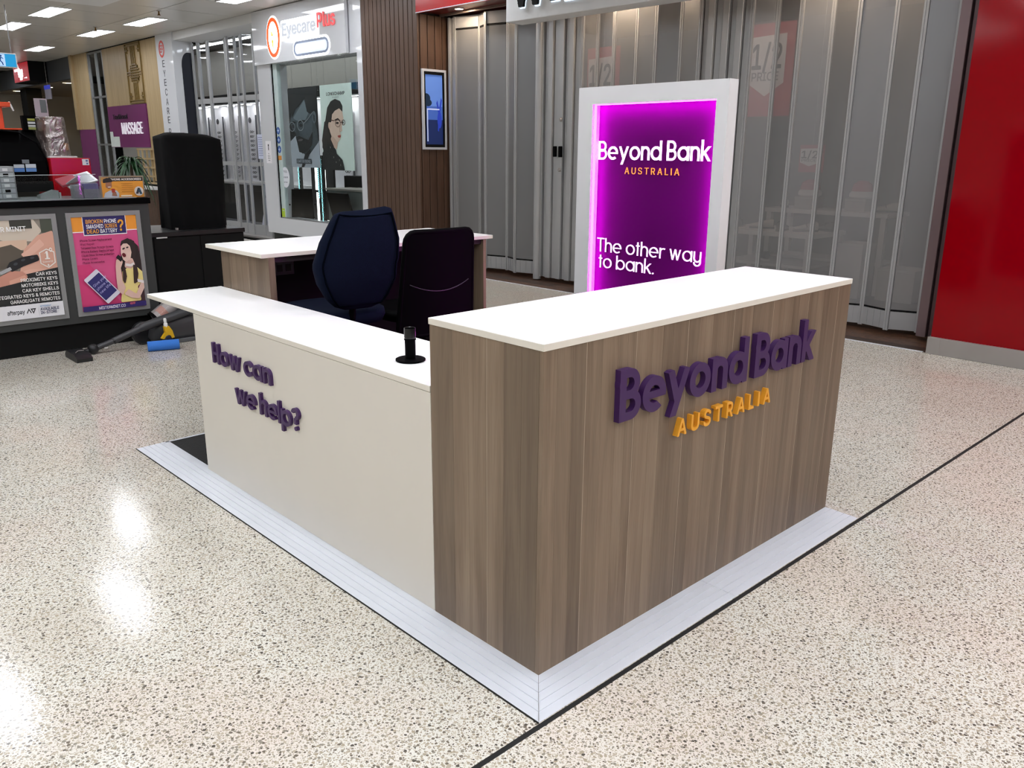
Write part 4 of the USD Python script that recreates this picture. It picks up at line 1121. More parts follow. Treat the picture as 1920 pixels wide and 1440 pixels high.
B.add(blob((0.111, 0.571), (0.205, 0.604), (0.216, 0.521), (0.277, 0.471), (0.286, 0.371), (0.386, 0.279), (0.219, 0.204), (0.039, 0.204), (0.003, 0.354), r=0.006), "2a2223")
B.add(unary_union([affinity.translate(affinity.scale(ring(0, 0, 0.085, 0.012), 1, 0.5), 0.546, 0.55), affinity.translate(affinity.scale(ring(0, 0, 0.055, 0.012), 1, 0.6), 0.72, 0.558), line([(0.327, 0.592), (0.427, 0.581)], 0.012), line([(0.63, 0.558), (0.662, 0.561)], 0.01)]), "5a332c")
B.add(unary_union([line([(0.45, 0.586), (0.553, 0.604), (0.624, 0.575)], 0.014), E(0.531, 0.554, 0.045, 0.012), E(0.704, 0.556, 0.02, 0.012)]), "2a1c1b")
B.add(blob((0.515, 0.404), (0.573, 0.414), (0.624, 0.411), (0.616, 0.387), (0.557, 0.383), r=0.003), "a8453e")
B.add(line([(0.616, 0.521), (0.594, 0.454), (0.634, 0.45)], 0.006), "b99a8a")
B.add(blob((0.005, 0.204), (0.212, 0.321), (0.449, 0.246), (0.465, 0.196), (0.635, 0.129), (0.708, 0.0), (0.0, 0.0), r=0.006), "14151a")
B.add(unary_union([E(0.369, 0.154, 0.007, 0.012), E(0.44, 0.096, 0.007, 0.012), E(0.544, 0.121, 0.007, 0.012), E(0.272, 0.271, 0.007, 0.012), E(0.581, 0.062, 0.007, 0.012)]), "b0b0ac")
part(pb, "hanging_wire", cat(tube([(PXW, 10.0, 2.5), (PXW, 10.0, CEIL)], 0.003, 5), tube([(PXW, 9.4, 2.5), (PXW, 9.4, CEIL)], 0.003, 5)), M_STEEL)

def sticker(z, col, label, shape, inner=None):
    t = thing("window_sticker", label, "sticker", (FX, 11.44, z))
    T = face("-x", (FX + 0.0295, 11.435, z))
    part(t, "sheet", xf(ext(shape, 0.001), T), mat("sticker_" + col, col))
    if inner is not None: part(t, "print", xf(ext(inner, 0.0006), at(T, 0, 0, 0.001)), mat("sticker_mark", "c6d4ea"))
disc = Point(0, 0).buffer(0.058, 16)
cross = unary_union([sbox(-0.03, -0.008, 0.03, 0.008), sbox(-0.008, -0.03, 0.008, 0.03)])
for z, lab in ((1.86, "round blue window sticker, topmost of three"), (1.715, "round blue window sticker, middle of three"), (1.565, "round blue window sticker, lowest of three")):
    sticker(z, "2b55a0", lab, disc, cross)
sticker(1.43, "d18a3c", "orange square window sticker under the blue round ones", sbox(-0.055, -0.035, 0.055, 0.035))
sticker(0.54, "b5d23a", "lime green window sticker at the bottom corner of the window", sbox(-0.06, -0.07, 0.05, 0.07), sbox(-0.03, 0.03, 0.03, 0.04))
ov = thing("window_sticker", "white oval window sticker with three grey lines of print", "sticker", (FX, 11.33, 1.12))
To = face("-x", (FX + 0.034, 11.30, 1.12))
part(ov, "sheet", xf(ext(E(0, 0, 0.135, 0.165), 0.001), To), mat("sticker_white", "dfe2ea"))
for s, v, h in (("YES", 0.075, 0.035), ("we bulk bill", -0.01, 0.028), ("eye tests", -0.085, 0.02)):
    text(ov, s, at(To, 0, v, 0.001), h, mat("sticker_ink", "7f8590"), width=0.12 if s != "we bulk bill" else 0.17, align=0.5, depth=0.0006)
nt = thing("notice", "small white notice with grey print on the white portal post", "notice", (FX, 11.76, 1.5))
Tn = face("-x", (FX - 0.0005, 11.84, 1.34))
part(nt, "sheet", xf(ext(sbox(0, 0, 0.19, 0.36), 0.001), Tn), mat("notice_white", "ebe9ee"))
part(nt, "symbol", xf(ext(unary_union([E(0.095, 0.29, 0.018, 0.02), line([(0.095, 0.28), (0.095, 0.21)], 0.02)]), 0.0006), at(Tn, 0, 0, 0.001)), M_INK)
for k, s in enumerate(("No", "food or", "drink in", "store")):
    text(nt, s, at(Tn, 0.095, 0.145 - 0.035 * k, 0.001), 0.018, mat("notice_ink", "77757c"), align=0.5, depth=0.0006)
an = thing("notice", "white A4 notice taped on the clear shutter", "notice", (EXS - 0.06, 12.55, 1.5))
Tan = face("-x", (EXS - 0.05, 12.75, 1.40))
part(an, "sheet", xf(ext(sbox(0, 0, 0.26, 0.42), 0.001), Tan), mat("notice_blue", "c9cfe4"))
for k in range(9):
    part(an, "print_line", xf(ext(sbox(0.03, 0.36 - 0.038 * k, 0.23, 0.372 - 0.038 * k), 0.0006), at(Tan, 0, 0, 0.001)), mat("notice_line", "8890b0"))

# things behind the shop window
M_LEDC = glow("cyan_strip", "8feaf4", 2.2)
def led_pole(x, y, z0, z1, label):
    t = thing("led_display_pole", label, "display pole", (x, y, 0))
    part(t, "pole", bx(x, x + 0.05, y - 0.04, y + 0.02, 0.002, z1 + 0.05), M_DARK)
    part(t, "light_strip", bx(x - 0.006, x, y + 0.0, y + 0.018, z0, z1), M_LEDC)
    for k in range(14):
        z = z0 + 0.03 + (z1 - z0 - 0.05) * k / 13
        part(t, "peg", tube([(x - 0.04, y - 0.03, z), (x, y - 0.03, z)], 0.006, 6), M_ALU)
led_pole(6.2, 12.21, 0.30, 1.27, "cyan lit spectacle pole behind the window, the left of three")
led_pole(6.2, 11.54, 0.75, 1.26, "cyan lit spectacle pole behind the window, the middle short one")
led_pole(6.2, 11.45, 0.32, 1.42, "cyan lit spectacle pole behind the window next to the woman's poster")
M_LBOX = glow("lightbox_white", "fbfffe", 1.7)
lb = thing("light_box", "bright white lit cabinet panels behind the window under the man's poster", "light box", (6.5, 11.9, 0.3))
part(lb, "back", bx(6.50, 6.54, 11.55, 12.30, 0.002, 1.30), M_DARK)
for y0, y1, z0, z1 in ((12.03, 12.16, 0.86, 1.29), (11.80, 12.02, 0.86, 1.29), (12.0, 12.14, 0.30, 0.82), (11.62, 11.98, 0.28, 0.34)):
    part(lb, "lit_panel", bx(6.49, 6.50, y0, y1, z0, z1, 0.002), M_LBOX)
wcx = thing("visitor_chair", "black mesh chair behind the optometrist's window", "chair", (5.80, 11.45, 0), turn=-0.4)
bk_ = [superring(0, 0.0, 0.0, 0.2, 0.018, 4, 24) for _ in range(2)]
part(wcx, "backrest", loft([superring(0.0, -0.05 * v, 0.42 + 0.5 * v, 0.19 - 0.02 * v, 0.015, 4, 24) for v in np.linspace(0, 1, 8)]), M_BLACK, smooth=40, local=True)
part(wcx, "seat", loft([superring(0, 0.22, z, a, a, 4, 24) for z, a in ((0.40, 0.20), (0.41, 0.22), (0.44, 0.22), (0.45, 0.20))]), M_BLACK, smooth=40, local=True)
for sx in (-1, 1):
    part(wcx, "armrest", tube([(sx * 0.21, -0.02, 0.66), (sx * 0.24, 0.08, 0.68), (sx * 0.24, 0.28, 0.66)], 0.014, 8), M_BLACK, smooth=40, local=True)
    for sy in (0.05, 0.40):
        part(wcx, "leg", tube([(sx * 0.19, sy, 0.42), (sx * 0.22, sy, 0.002)], 0.012, 8), M_ALUD, local=True)
dk = thing("consulting_desk", "grey counter with a black shelf behind the shop window's right part", "desk", (6.4, 10.4, 0))
part(dk, "top", bx(6.2, 6.7, 9.6, 11.35, 0.90, 0.93), M_GREYW)
part(dk, "front_panel", bx(6.24, 6.26, 9.62, 11.33, 0.002, 0.90), mat("desk_grey", "6c7472", rough=0.5))
part(dk, "upper_shelf", bx(6.75, 7.0, 9.2, 11.6, 0.93, 1.12), M_MATTE)
part(dk, "end_leg", bx(6.75, 7.0, 9.2, 9.25, 0.002, 0.93), M_MATTE)
part(dk, "end_leg", bx(6.75, 7.0, 11.55, 11.6, 0.002, 0.93), M_MATTE)
mo = thing("monitor", "dark monitor tilted on the grey counter behind the window", "monitor", (6.1, 10.7, 0.45))
part(mo, "screen", xf(bx(-0.015, 0.015, -0.32, 0.32, 0.0, 0.42, 0.004), np.array([[1, 0, 0, 6.12], [0, 1, 0, 10.68], [0, 0, 1, 0.47], [0, 0, 0, 1.0]]) @ rot(-0.25, [0, 1, 0])), M_BLACK)
part(mo, "arm", tube([(6.14, 10.68, 0.6), (6.25, 10.68, 0.7)], 0.02, 8), M_BLACK)

t = thing("sandwich_board", "white leaning notice board standing inside the clear shutter", "board", (6.0, 13.0, 0))
part(t, "panel", xf(ext(PG((0, 0.0), (0.62, 0.0), (0.62, 1.05), (0.46, 1.05)), 0.02), face("-x", (6.03, 13.45, 0.003))), mat("board_white", "e4e4ec"))
part(t, "rear_leg", xf(bx(-0.01, 0.01, 12.86, 13.3, 0, 0.98), np.array([[1, 0, 0, 6.26], [0, 1, 0, 0], [0, 0, 1, 0.005], [0, 0, 0, 1.0]]) @ rot(-0.22, [0, 1, 0])), MATS["board_white"])
for z, s, c in ((0.78, "SALE", "c88a50"), (0.55, "eye care", "8d90a8"), (0.12, "enquire within", "8d90a8")):
    text(t, s, at(face("-x", (6.009, 13.45, z)), 0.57, 0, 0), 0.05, mat("board_ink_" + c, c), width=0.2 if z > 0.5 else 0.32, align=1.0, depth=0.001)
# two white sheets on the massage window and the plant
t = thing("notice", "two white sheets on the purple sign board's corner", "notice", (FX, 18.85, 1.75))
part(t, "sheet", bx(FX - 0.026, FX - 0.0215, 18.93, 19.12, 1.60, 1.93), mat("sheet_white", "cfd6d2"))
part(t, "sheet", bx(FX - 0.026, FX - 0.0215, 18.56, 18.92, 1.60, 1.82), MATS["sheet_white"])
pl = thing("potted_plant", "leafy dark green plant in front of the timber lattice", "plant", (4.5, 15.6, 0))
part(pl, "pot", lathe([(0, 0), (0.17, 0), (0.22, 0.42), (0.24, 0.44), (0.22, 0.46), (0, 0.44)], 24), M_DARK, smooth=30, local=True)
part(pl, "stem", tube([(0, 0, 0.43), (0.01, 0.01, 0.9), (0, 0, 1.30)], 0.03, 8), mat("stem_brown", "4a3c2a"), smooth=40, local=True)
M_LEAF = mat("leaf_green", "1f4423", rough=0.35, var=0.35, scale=4, rnd=0.4)
rg = random.Random(4)
for k in range(60):
    a = 2 * math.pi * k * 0.381966 + rg.uniform(-0.2, 0.2)
    up = rg.uniform(0.05, 1.0); L = rg.uniform(0.42, 0.68)
    n = 8; P_ = []
    for i in range(n):
        s = i / (n - 1)
        rr_ = L * (s * (0.55 + 0.3 * (1 - up))); zz = 1.16 + L * (up * 1.1 * s - 1.15 * s * s * (0.9 + 0.3 * (1 - up)))
        wdt = 0.024 * math.sin(math.pi * min(1, 0.12 + 0.88 * s)) + 0.002
        c0 = np.array([rr_ * math.cos(a), rr_ * math.sin(a), zz + 0.1])
        sd_ = np.array([-math.sin(a), math.cos(a), 0]) * wdt
        P_ += [c0 - sd_, c0 + np.array([0, 0, -0.012]), c0 + sd_]
    F = []
    for i in range(n - 1):
        for j in range(2):
            A_, B_, C_, D_ = i * 3 + j, i * 3 + j + 1, (i + 1) * 3 + j + 1, (i + 1) * 3 + j
            F += [[A_, B_, C_], [A_, C_, D_]]
    part(pl, "leaf", trimesh.Trimesh(np.array(P_), F, process=False), M_LEAF, smooth=True, local=True)

# ================================================================== FAR END: EXIT SIGN, RED BOX SIGN, DOWNLIGHTS
ex = thing("exit_sign", "hanging green-blue exit sign with a white running figure", "exit sign", (2.15, 14.0, 2.9))
part(ex, "housing", bx(1.94, 2.372, 14.0, 14.05, 2.775, 2.992, 0.012), M_WHITEP)
Te = face("-y", (1.955, 14.0, 2.79))
part(ex, "lit_face", xf(ext(sbox(0, 0, 0.40, 0.185), 0.002), Te), mat("exit_blue", "1a86b8", emit="1b8cc4", estr=0.8))
part(ex, "figure_panel", xf(ext(sbox(0.10, 0.005, 0.25, 0.18), 0.001), at(Te, 0, 0, 0.002)), mat("exit_white", "b8d2f0", emit="b8d8ff", estr=0.6))
man = unary_union([Point(0.195, 0.155).buffer(0.014), line([(0.19, 0.14), (0.175, 0.085)], 0.024), line([(0.175, 0.09), (0.205, 0.055), (0.215, 0.02)], 0.016), line([(0.175, 0.09), (0.16, 0.05), (0.12, 0.05)], 0.016), line([(0.19, 0.135), (0.225, 0.115)], 0.012), line([(0.19, 0.135), (0.15, 0.12), (0.14, 0.10)], 0.012)])
part(ex, "running_figure", xf(ext(man, 0.001), at(Te, 0, 0, 0.003)), mat("exit_ink", "1a5fa8"))
part(ex, "hanger", cat(tube([(2.31, 14.025, 2.985), (2.31, 14.025, CEIL)], 0.008, 6), tube([(2.0, 14.025, 2.985), (2.0, 14.025, CEIL)], 0.008, 6)), M_ALUD)

rs = thing("box_sign", "red square box sign with a white emblem and black sides", "sign", (5.2, 23.95, 3.5))
part(rs, "casing", bx(4.97, FX - 0.001, 23.25, 24.68, 3.21, CEIL - 0.004, 0.01), M_MATTE)
Tr = face("-x", (4.968, 24.66, 3.23))
part(rs, "lit_face", xf(ext(sbox(0, 0, 1.38, 0.455), 0.004), Tr), mat("box_red", "a81626", emit="b01a2a", estr=0.55))
emb = unary_union([E(0.48, 0.38, 0.12, 0.045, -50), sbox(0.12, 0.28, 0.62, 0.31).buffer(0.02), sbox(0.42, 0.19, 0.86, 0.28).buffer(0.02), sbox(0.44, 0.12, 0.85, 0.155).buffer(0.012), sbox(0.55, 0.05, 0.78, 0.095).buffer(0.012), PG((0.85, 0.075), (1.2, 0.10), (1.2, 0.055))])
part(rs, "emblem", xf(ext(emb, 0.004), at(Tr, 0, 0, 0.004)), mat("emblem_white", "ffffff", emit="fff6f6", estr=0.9))
M_WARM = glow("warm_lamp", "ffdca0", 60.0)
for x, y, r, lab in ((5.85, 23.3, 0.10, "bright warm downlight beside the grey fascia, nearest of the food shop's"), (6.0, 25.44, 0.10, "warm downlight in the food shop ceiling, the middle one"), (5.81, 27.95, 0.10, "warm downlight in the food shop ceiling, the farthest one")):
    t = thing("downlight", lab, "downlight", (x, y, 3.22))
    part(t, "bezel", lathe([(r, 0), (r + 0.02, 0), (r + 0.02, -0.008), (r, -0.008), (r, 0)], 18), M_WHITEP, local=True)
    part(t, "lamp", lathe([(0, -0.006), (r, -0.006), (r, -0.001), (0, -0.001)], 18), M_WARM, local=True)
t = thing("hanging_sign", "small blue and white sign hanging under the grey fascia", "sign", (5.3, 23.2, 3.0))
part(t, "plate", bx(5.3, 5.32, 22.85, 23.35, 2.78, 3.12), mat("plate_white", "a9a4b4"))
part(t, "blue_band", bx(5.295, 5.3, 22.85, 23.35, 3.02, 3.12), mat("plate_blue", "3c46b4", emit="4450d0", estr=0.4))
part(t, "hanger", tube([(5.31, 23.1, 3.11), (5.31, 23.1, CEIL)], 0.006, 6), M_STEEL)

# ================================================================== KEY-CUTTING KIOSK
YM = 5.55
kk = thing("key_kiosk", "charcoal key-cutting kiosk counter with a black worktop and glass screen", "counter", (0.2, YM, 0))
part(kk, "plinth", cat(bx(-1.6, 0.985, YM + 0.05, YM + 0.09, 0, 0.214), bx(0.945, 0.985, YM + 0.09, 7.2, 0, 0.214)), M_MATTE)
part(kk, "front_panel", bx(-1.6, 1.032, YM, YM + 0.04, 0.214, 1.13), M_GREYD)
part(kk, "end_panel", bx(1.0, 1.032, YM + 0.04, 7.2, 0.214, 1.13), M_GREYD)
part(kk, "worktop", bx(-1.6, 1.046, YM - 0.02, YM + 0.62, 1.13, 1.175, 0.003), M_BLACK)
part(kk, "shelf_top", bx(-1.6, 0.95, YM + 0.01, YM + 0.60, 1.175, 1.18), mat("shelf_grey", "8b9192", rough=0.3))
part(kk, "glass_screen", bx(-1.6, 0.655, YM + 0.012, YM + 0.018, 1.18, 1.362), M_PANEK)
part(kk, "glass_edge", bx(-1.6, 0.655, YM + 0.010, YM + 0.020, 1.362, 1.366), mat("glass_edge", "b9c4c2", rough=0.2))
part(kk, "back_bench", bx(-1.6, 0.49, 6.1, 7.2, 1.22, 1.30), M_MATTE)

def poster_frame(x0, label):
    w, h = 0.560, 0.81
    t = thing("framed_poster", label, "poster", (x0 + w / 2, YM, 0.67))
    T = face("-y", (x0, YM, 0.268))
    part(t, "snap_frame", xf(ext(sbox(0, 0, w, h).difference(sbox(0.035, 0.035, w - 0.035, h - 0.035)), 0.014), T), mat("frame_grey", "929392", rough=0.4, metal=0.2))
    part(t, "sheet", xf(ext(sbox(0.03, 0.03, w - 0.03, h - 0.03), 0.004), T), mat("poster_sheet", "e8e6e4"))
    return t, Print(t, at(T, 0.035, 0.035, 0.004), w - 0.07, h - 0.07)

# --- phone repair poster
t, P = poster_frame(0.392, "framed pink poster of a woman shouting into a phone")
P.add(sbox(0, 0, 1, 1), "d8548a")
P.add(sbox(0, 0.05, 1, 0.5).intersection(PG((0, 0.05), (0.62, 0.05), (0.2, 0.5), (0, 0.5))), "d6407a")
P.add(sbox(0, 0.845, 1, 1), "ee9a33")
P.add(sbox(0, 0.838, 1, 0.848), "f2e6ea")
P.add(sbox(0.165, 0.802, 0.835, 1), "f2eef2")
P.add(sbox(0.175, 0.812, 0.825, 1), "2b2463")
for (a, ca, b, cb), v in zip((("BROKEN", "e8a53c", "PHONE", "f0eff4"), ("SMASHED", "f0eff4", "SCREEN", "e8a53c"), ("DEAD", "e8a53c", "BATTERY", "f0eff4")), (0.928, 0.878, 0.826)):
    la = 0.26 if a != "DEAD" else 0.185
    P.text(a, 0.215, v, 0.040, ca, width=la)
    P.text(b, 0.235 + la, v, 0.040, cb, width=0.685 - 0.235 - la)
P.text("?", 0.70, 0.84, 0.115, "e8a53c", width=0.09)
for k, s in enumerate(("iPhone Screen Replacement", "iPad Repair", "Tempered Glass Protector Screens", "iPhone Battery Replacement", "Liquid Glass Screen protection", "Phone Covers", "Phone Accessories")):
    P.text(s, 0.09, 0.745 - 0.039 * k, 0.020, "8e2456" if k == 1 else "6e1440", width=min(0.5, 0.0195 * len(s)))
# the woman
P.add(blob((0.72, 0.26), (0.66, 0.42), (0.70, 0.62), (0.78, 0.73), (0.88, 0.74), (0.98, 0.66), (1.0, 0.5), (1.0, 0.24), (0.9, 0.26), (0.88, 0.5), (0.8, 0.42), (0.76, 0.3)), "2a1e1d")
P.add(PG((0.86, 0.05), (1.0, 0.05), (1.0, 0.3), (0.9, 0.2)), "4a3034")
P.add(blob((0.60, 0.06), (0.66, 0.26), (0.68, 0.40), (0.8, 0.45), (0.93, 0.43), (1.0, 0.38), (1.0, 0.28), (0.9, 0.22), (0.94, 0.06)), "efdc8e")
P.add(blob((0.72, 0.44), (0.74, 0.5), (0.86, 0.54), (0.9, 0.46), (0.82, 0.42)), "dcb3a6")
P.add(blob((0.69, 0.60), (0.70, 0.67), (0.76, 0.71), (0.84, 0.70), (0.86, 0.60), (0.83, 0.52), (0.75, 0.5), (0.71, 0.53)), "e8c6b8")
P.add(blob((0.68, 0.66), (0.72, 0.73), (0.82, 0.755), (0.92, 0.72), (0.94, 0.6), (0.9, 0.5), (0.86, 0.56), (0.86, 0.66), (0.8, 0.70), (0.74, 0.70), r=0.008), "2f2220")
P.add(unary_union([E(0.735, 0.575, 0.03, 0.022, -20)]), "6a1c22")
P.add(unary_union([E(0.74, 0.645, 0.022, 0.009, 15), E(0.80, 0.655, 0.02, 0.008, 10)]), "3a2a28")
P.add(line([(0.74, 0.472), (0.82, 0.458), (0.88, 0.475)], 0.03), "efe6e2")
P.add(blob((0.86, 0.47), (0.92, 0.44), (0.93, 0.36), (0.9, 0.27), (0.84, 0.25), (0.85, 0.34), r=0.012), "3a2724")
P.add(blob((0.69, 0.45), (0.73, 0.43), (0.74, 0.34), (0.70, 0.26), (0.67, 0.3), r=0.01), "3a2724")
P.add(blob((0.58, 0.46), (0.60, 0.53), (0.68, 0.55), (0.70, 0.5), (0.66, 0.44), (0.66, 0.3), (0.7, 0.22), (0.64, 0.14), (0.57, 0.2), (0.57, 0.34), r=0.014), "e4beb0")
P.add(PG((0.60, 0.555), (0.64, 0.585), (0.71, 0.54), (0.67, 0.505)), "15151a")
P.add(blob((0.66, 0.15), (0.74, 0.2), (0.86, 0.14), (0.98, 0.3), (1.0, 0.27), (1.0, 0.2), (0.9, 0.085), (0.78, 0.1), r=0.014), "e4beb0")
P.add(PG((0.9, 0.305), (1.0, 0.28), (1.0, 0.25), (0.9, 0.27)), "efe6e2")
def phone(w_, h_, r_):
    q_ = affinity.translate(affinity.rotate(sbox(-w_ / 2, -h_ / 2, w_ / 2, h_ / 2).buffer(r_), 38, origin=(0, 0)), 0.163, 0.190)
    return affinity.scale(q_, 1 / P.w, 1 / P.h, origin=(0, 0))
P.add(phone(0.115, 0.245, 0.009), "dcdae8")
P.add(phone(0.117, 0.195, 0.001), "2b2a6a")
for k, s in enumerate(("Give your", "phone a", "new life!")):
    m = meshkit.text_mesh(s, 0.021, 0.0006, False)
    Q = at(P.T, 0.163, 0.190, 0.0007 * (P.k + 1)) @ rotz(math.radians(38)) @ at(np.eye(4), -0.05, 0.035 - 0.036 * k)
    part(t, "lettering", xf(m, Q), mat("ink_b9b6e8", "b9b6e8"))
P.k += 1
P.add(sbox(0, 0, 1, 0.055), "33266b")
P.text("MISTERMINIT.CO", 0.24, 0.012, 0.030, "e9e6f2", width=0.42)
P.add(unary_union([E(0.76, 0.04, 0.03, 0.012), E(0.80, 0.045, 0.02, 0.016)]), "b0506a")

# --- car key poster
t, P = poster_frame(-0.236, "framed dark poster of hands holding a car key, cut by the left edge")
P.add(sbox(0, 0, 1, 1), "2a2b2b")
P.add(sbox(0, 0.42, 1, 1), "8d8579")
P.add(blob((0.1, 0.86), (0.3, 1.0), (0.75, 1.0), (0.85, 0.88), (0.7, 0.78), (0.3, 0.8)), "cfc3b2")
P.add(sbox(0.42, 0.91, 0.72, 1.0), "3a3b33")
P.add(sbox(0.84, 0.86, 1.0, 1.0), "4a4f43")
P.add(sbox(0, 0.70, 0.62, 0.80), "d7b9a0")
P.add(blob((0.0, 0.6), (0.1, 0.72), (0.4, 0.76), (0.6, 0.66), (0.4, 0.55), (0.1, 0.5)), "5b5348")
P.add(blob((0.52, 0.60), (0.56, 0.70), (0.78, 0.84), (1.0, 0.88), (1.0, 0.46), (0.78, 0.45), (0.46, 0.47), (0.5, 0.55)), "d9a792")
P.add(blob((0.50, 0.655), (0.62, 0.70), (0.8, 0.80), (0.86, 0.74), (0.7, 0.66), (0.58, 0.62), r=0.012), "e3b6a2")
P.add(blob((0.46, 0.475), (0.6, 0.50), (0.84, 0.50), (0.84, 0.46), (0.6, 0.445), r=0.012), "e0b09c")
P.add(blob((0.0, 0.42), (0.16, 0.44), (0.34, 0.50), (0.5, 0.485), (0.56, 0.44), (0.54, 0.39), (0.3, 0.36), (0.12, 0.34), (0.0, 0.26)), "c98f7c")
P.add(blob((0.3, 0.40), (0.52, 0.445), (0.56, 0.41), (0.5, 0.375), (0.3, 0.36), r=0.01), "daa38e")
P.add(blob((0.28, 0.52), (0.34, 0.585), (0.52, 0.63), (0.74, 0.645), (0.76, 0.585), (0.52, 0.535), (0.36, 0.49)), "191a1d")
P.add(unary_union([E(0.42, 0.565, 0.03, 0.014, 10), E(0.53, 0.60, 0.03, 0.012, 10), E(0.66, 0.615, 0.03, 0.012, 5)]), "3d4046")
P.add(blob((0.1, 0.47), (0.2, 0.5), (0.34, 0.54), (0.36, 0.51), (0.22, 0.47), r=0.005), "a9aaac")
P.add(PG((0, 0.12), (0, 0.34), (0.12, 0.40), (0.4, 0.44), (1.0, 0.50), (1.0, 0.12)).difference(blob((0.0, 0.42), (0.16, 0.44), (0.34, 0.50), (0.5, 0.485), (0.56, 0.44), (0.54, 0.39), (0.3, 0.36), (0.12, 0.34), (0.0, 0.26))), "222424")
P.text("MISTER MINIT", 0.63, 0.89, 0.046, "f2f2f0", width=0.62, align=1.0)
badge = PG((0.76, 0.665), (0.87, 0.70), (0.98, 0.665), (0.98, 0.55), (0.87, 0.50), (0.76, 0.55))
P.add(badge.difference(affinity.scale(badge, 0.86, 0.88)), "e8e2da")
P.add(unary_union([sbox(0.855, 0.59, 0.885, 0.675), PG((0.83, 0.65), (0.87, 0.675), (0.87, 0.655)), sbox(0.835, 0.59, 0.905, 0.603), ring(0.93, 0.685, 0.022, 0.01)]), "efeae2")
P.text("GUARANTEE", 0.87, 0.558, 0.016, "e8e2da", width=0.15, align=0.5)
P.add(Point(0.87, 0.53).buffer(0.012), "e8e2da")
for k, s in enumerate(("CAR KEYS", "PROXIMITY KEYS", "MOTORBIKE KEYS", "CAR KEY SHELLS", "INTEGRATED KEYS & REMOTES", "GARAGE/GATE REMOTES")):
    P.text(s, 0.97, 0.432 - 0.053 * k, 0.033, "f0efec", width=min(0.97, 0.037 * len(s)), align=1.0)
P.add(sbox(0, 0, 1, 0.148), "e6e6ea")
P.text("afterpay", 0.20, 0.055, 0.042, "3b3c40", width=0.24)
P.add(unary_union([line([(0.47, 0.055), (0.50, 0.095), (0.53, 0.055)], 0.012), line([(0.535, 0.095), (0.59, 0.095), (0.56, 0.055), (0.535, 0.095)], 0.012)]), "3b3c40")
P.add(sbox(0.635, 0.02, 0.638, 0.11), "c3c3c8")
P.text("AVAILABLE", 0.66, 0.070, 0.028, "3c4160", width=0.27)
P.text("IN-STORE", 0.66, 0.034, 0.028, "3c4160", width=0.23)
P.text("AFTERPAY", 0.66, 0.108, 0.016, "7fa8d0", width=0.16)

# --- things on the kiosk worktop
ys = YM + 0.28
t = thing("drawer_cabinet", "small grey cabinet of clear drawers on the kiosk worktop", "drawer unit", (0.02, ys, 1.18))
part(t, "casing", bx(-0.16, 0.145, ys - 0.06, ys + 0.10, 1.18, 1.425, 0.004), mat("cabinet_grey", "7e8384", rough=0.5))
for r in range(6):
    for c in range(3):
        x0, z0 = -0.15 + 0.097 * c, 1.19 + 0.039 * r
        d_r = part(t, "drawer", bx(x0, x0 + 0.09, ys - 0.064, ys - 0.058, z0, z0 + 0.033, 0.001), mat("drawer_clear", "9aa0a2", rough=0.3))
        part(d_r, "label_card", bx(x0 + 0.02, x0 + 0.055, ys - 0.066, ys - 0.063, z0 + 0.006, z0 + 0.026), mat("label_card", "c9cccc") if (r + c) % 3 else M_BLACK)
t = thing("key_duplicator", "black machine with white and blue labels behind the drawer cabinet", "machine", (0.3, 6.42, 1.3))
part(t, "body", loft([np.array([(x, y, z) for y, z in ((6.15, 1.30), (6.15, 1.46), (6.25, 1.60), (6.4, 1.70), (6.75, 1.70), (6.75, 1.30))], float) for x in (-0.35, 0.10, 0.40, 0.475)]), M_BLACK)
for x, z, w, h, c in ((0.235, 1.405, 0.075, 0.028, "b9c0c8"), (0.32, 1.405, 0.075, 0.03, "c8d0d8"), (0.235, 1.375, 0.075, 0.028, "4a78b8"), (0.32, 1.375, 0.075, 0.028, "5a86c0"), (0.30, 1.44, 0.05, 0.03, "6f767c")):
    part(t, "label", bx(x, x + w, 6.143, 6.15, z, z + h), mat("machine_label_" + c, c))
part(t, "cable", tube([(0.12, 6.2, 1.70), (0.3, 6.15, 1.68), (0.42, 6.13, 1.60), (0.47, 6.13, 1.48), (0.5, 6.2, 1.34)], 0.007, 6), M_BLACK, smooth=40)
t = thing("accessory_rack", "bright orange rack on top of the black machine", "rack", (0.2, 6.45, 1.7))
M_OR = mat("rack_orange", "d8481a", rough=0.45)
part(t, "column", bx(0.10, 0.262, 6.35, 6.5, 1.70, 1.885, 0.004), M_OR)
part(t, "top_tray", bx(0.0, 0.315, 6.3, 6.55, 1.875, 1.912, 0.004), M_OR)
part(t, "base_tray", bx(0.0, 0.37, 6.28, 6.55, 1.70, 1.712, 0.003), M_OR)
part(t, "hook", tube([(0.31, 6.32, 1.915), (0.318, 6.3, 1.88), (0.33, 6.3, 1.845)], 0.007, 6), M_WHITEP, smooth=40)
t = thing("engraving_machine", "machine wrapped in clear plastic on a white base on the red stand", "machine", (0.58, 6.3, 1.48))
part(t, "base", bx(0.50, 0.71, 6.12, 6.45, 1.482, 1.497, 0.003), M_WHITEP)
part(t, "body", loft([superring(0.585, 6.3, z, a, 0.11, 5, 24) for z, a in ((1.497, 0.085), (1.55, 0.085), (1.60, 0.06), (1.66, 0.06), (1.70, 0.075), (1.78, 0.075))]), mat("machine_brown", "6b5c58", rough=0.35))
part(t, "arm", xf(bx(-0.02, 0.02, -0.02, 0.02, 0, 0.13, 0.004), np.array([[1, 0, 0, 0.56], [0, 1, 0, 6.17], [0, 0, 1, 1.51], [0, 0, 0, 1.0]]) @ rot(0.2, [0, 1, 0])), mat("arm_grey", "3c3f44", rough=0.4))
part(t, "side_block", bx(0.645, 0.675, 6.2, 6.3, 1.54, 1.60, 0.004), mat("block_tan", "b88a58", rough=0.5))
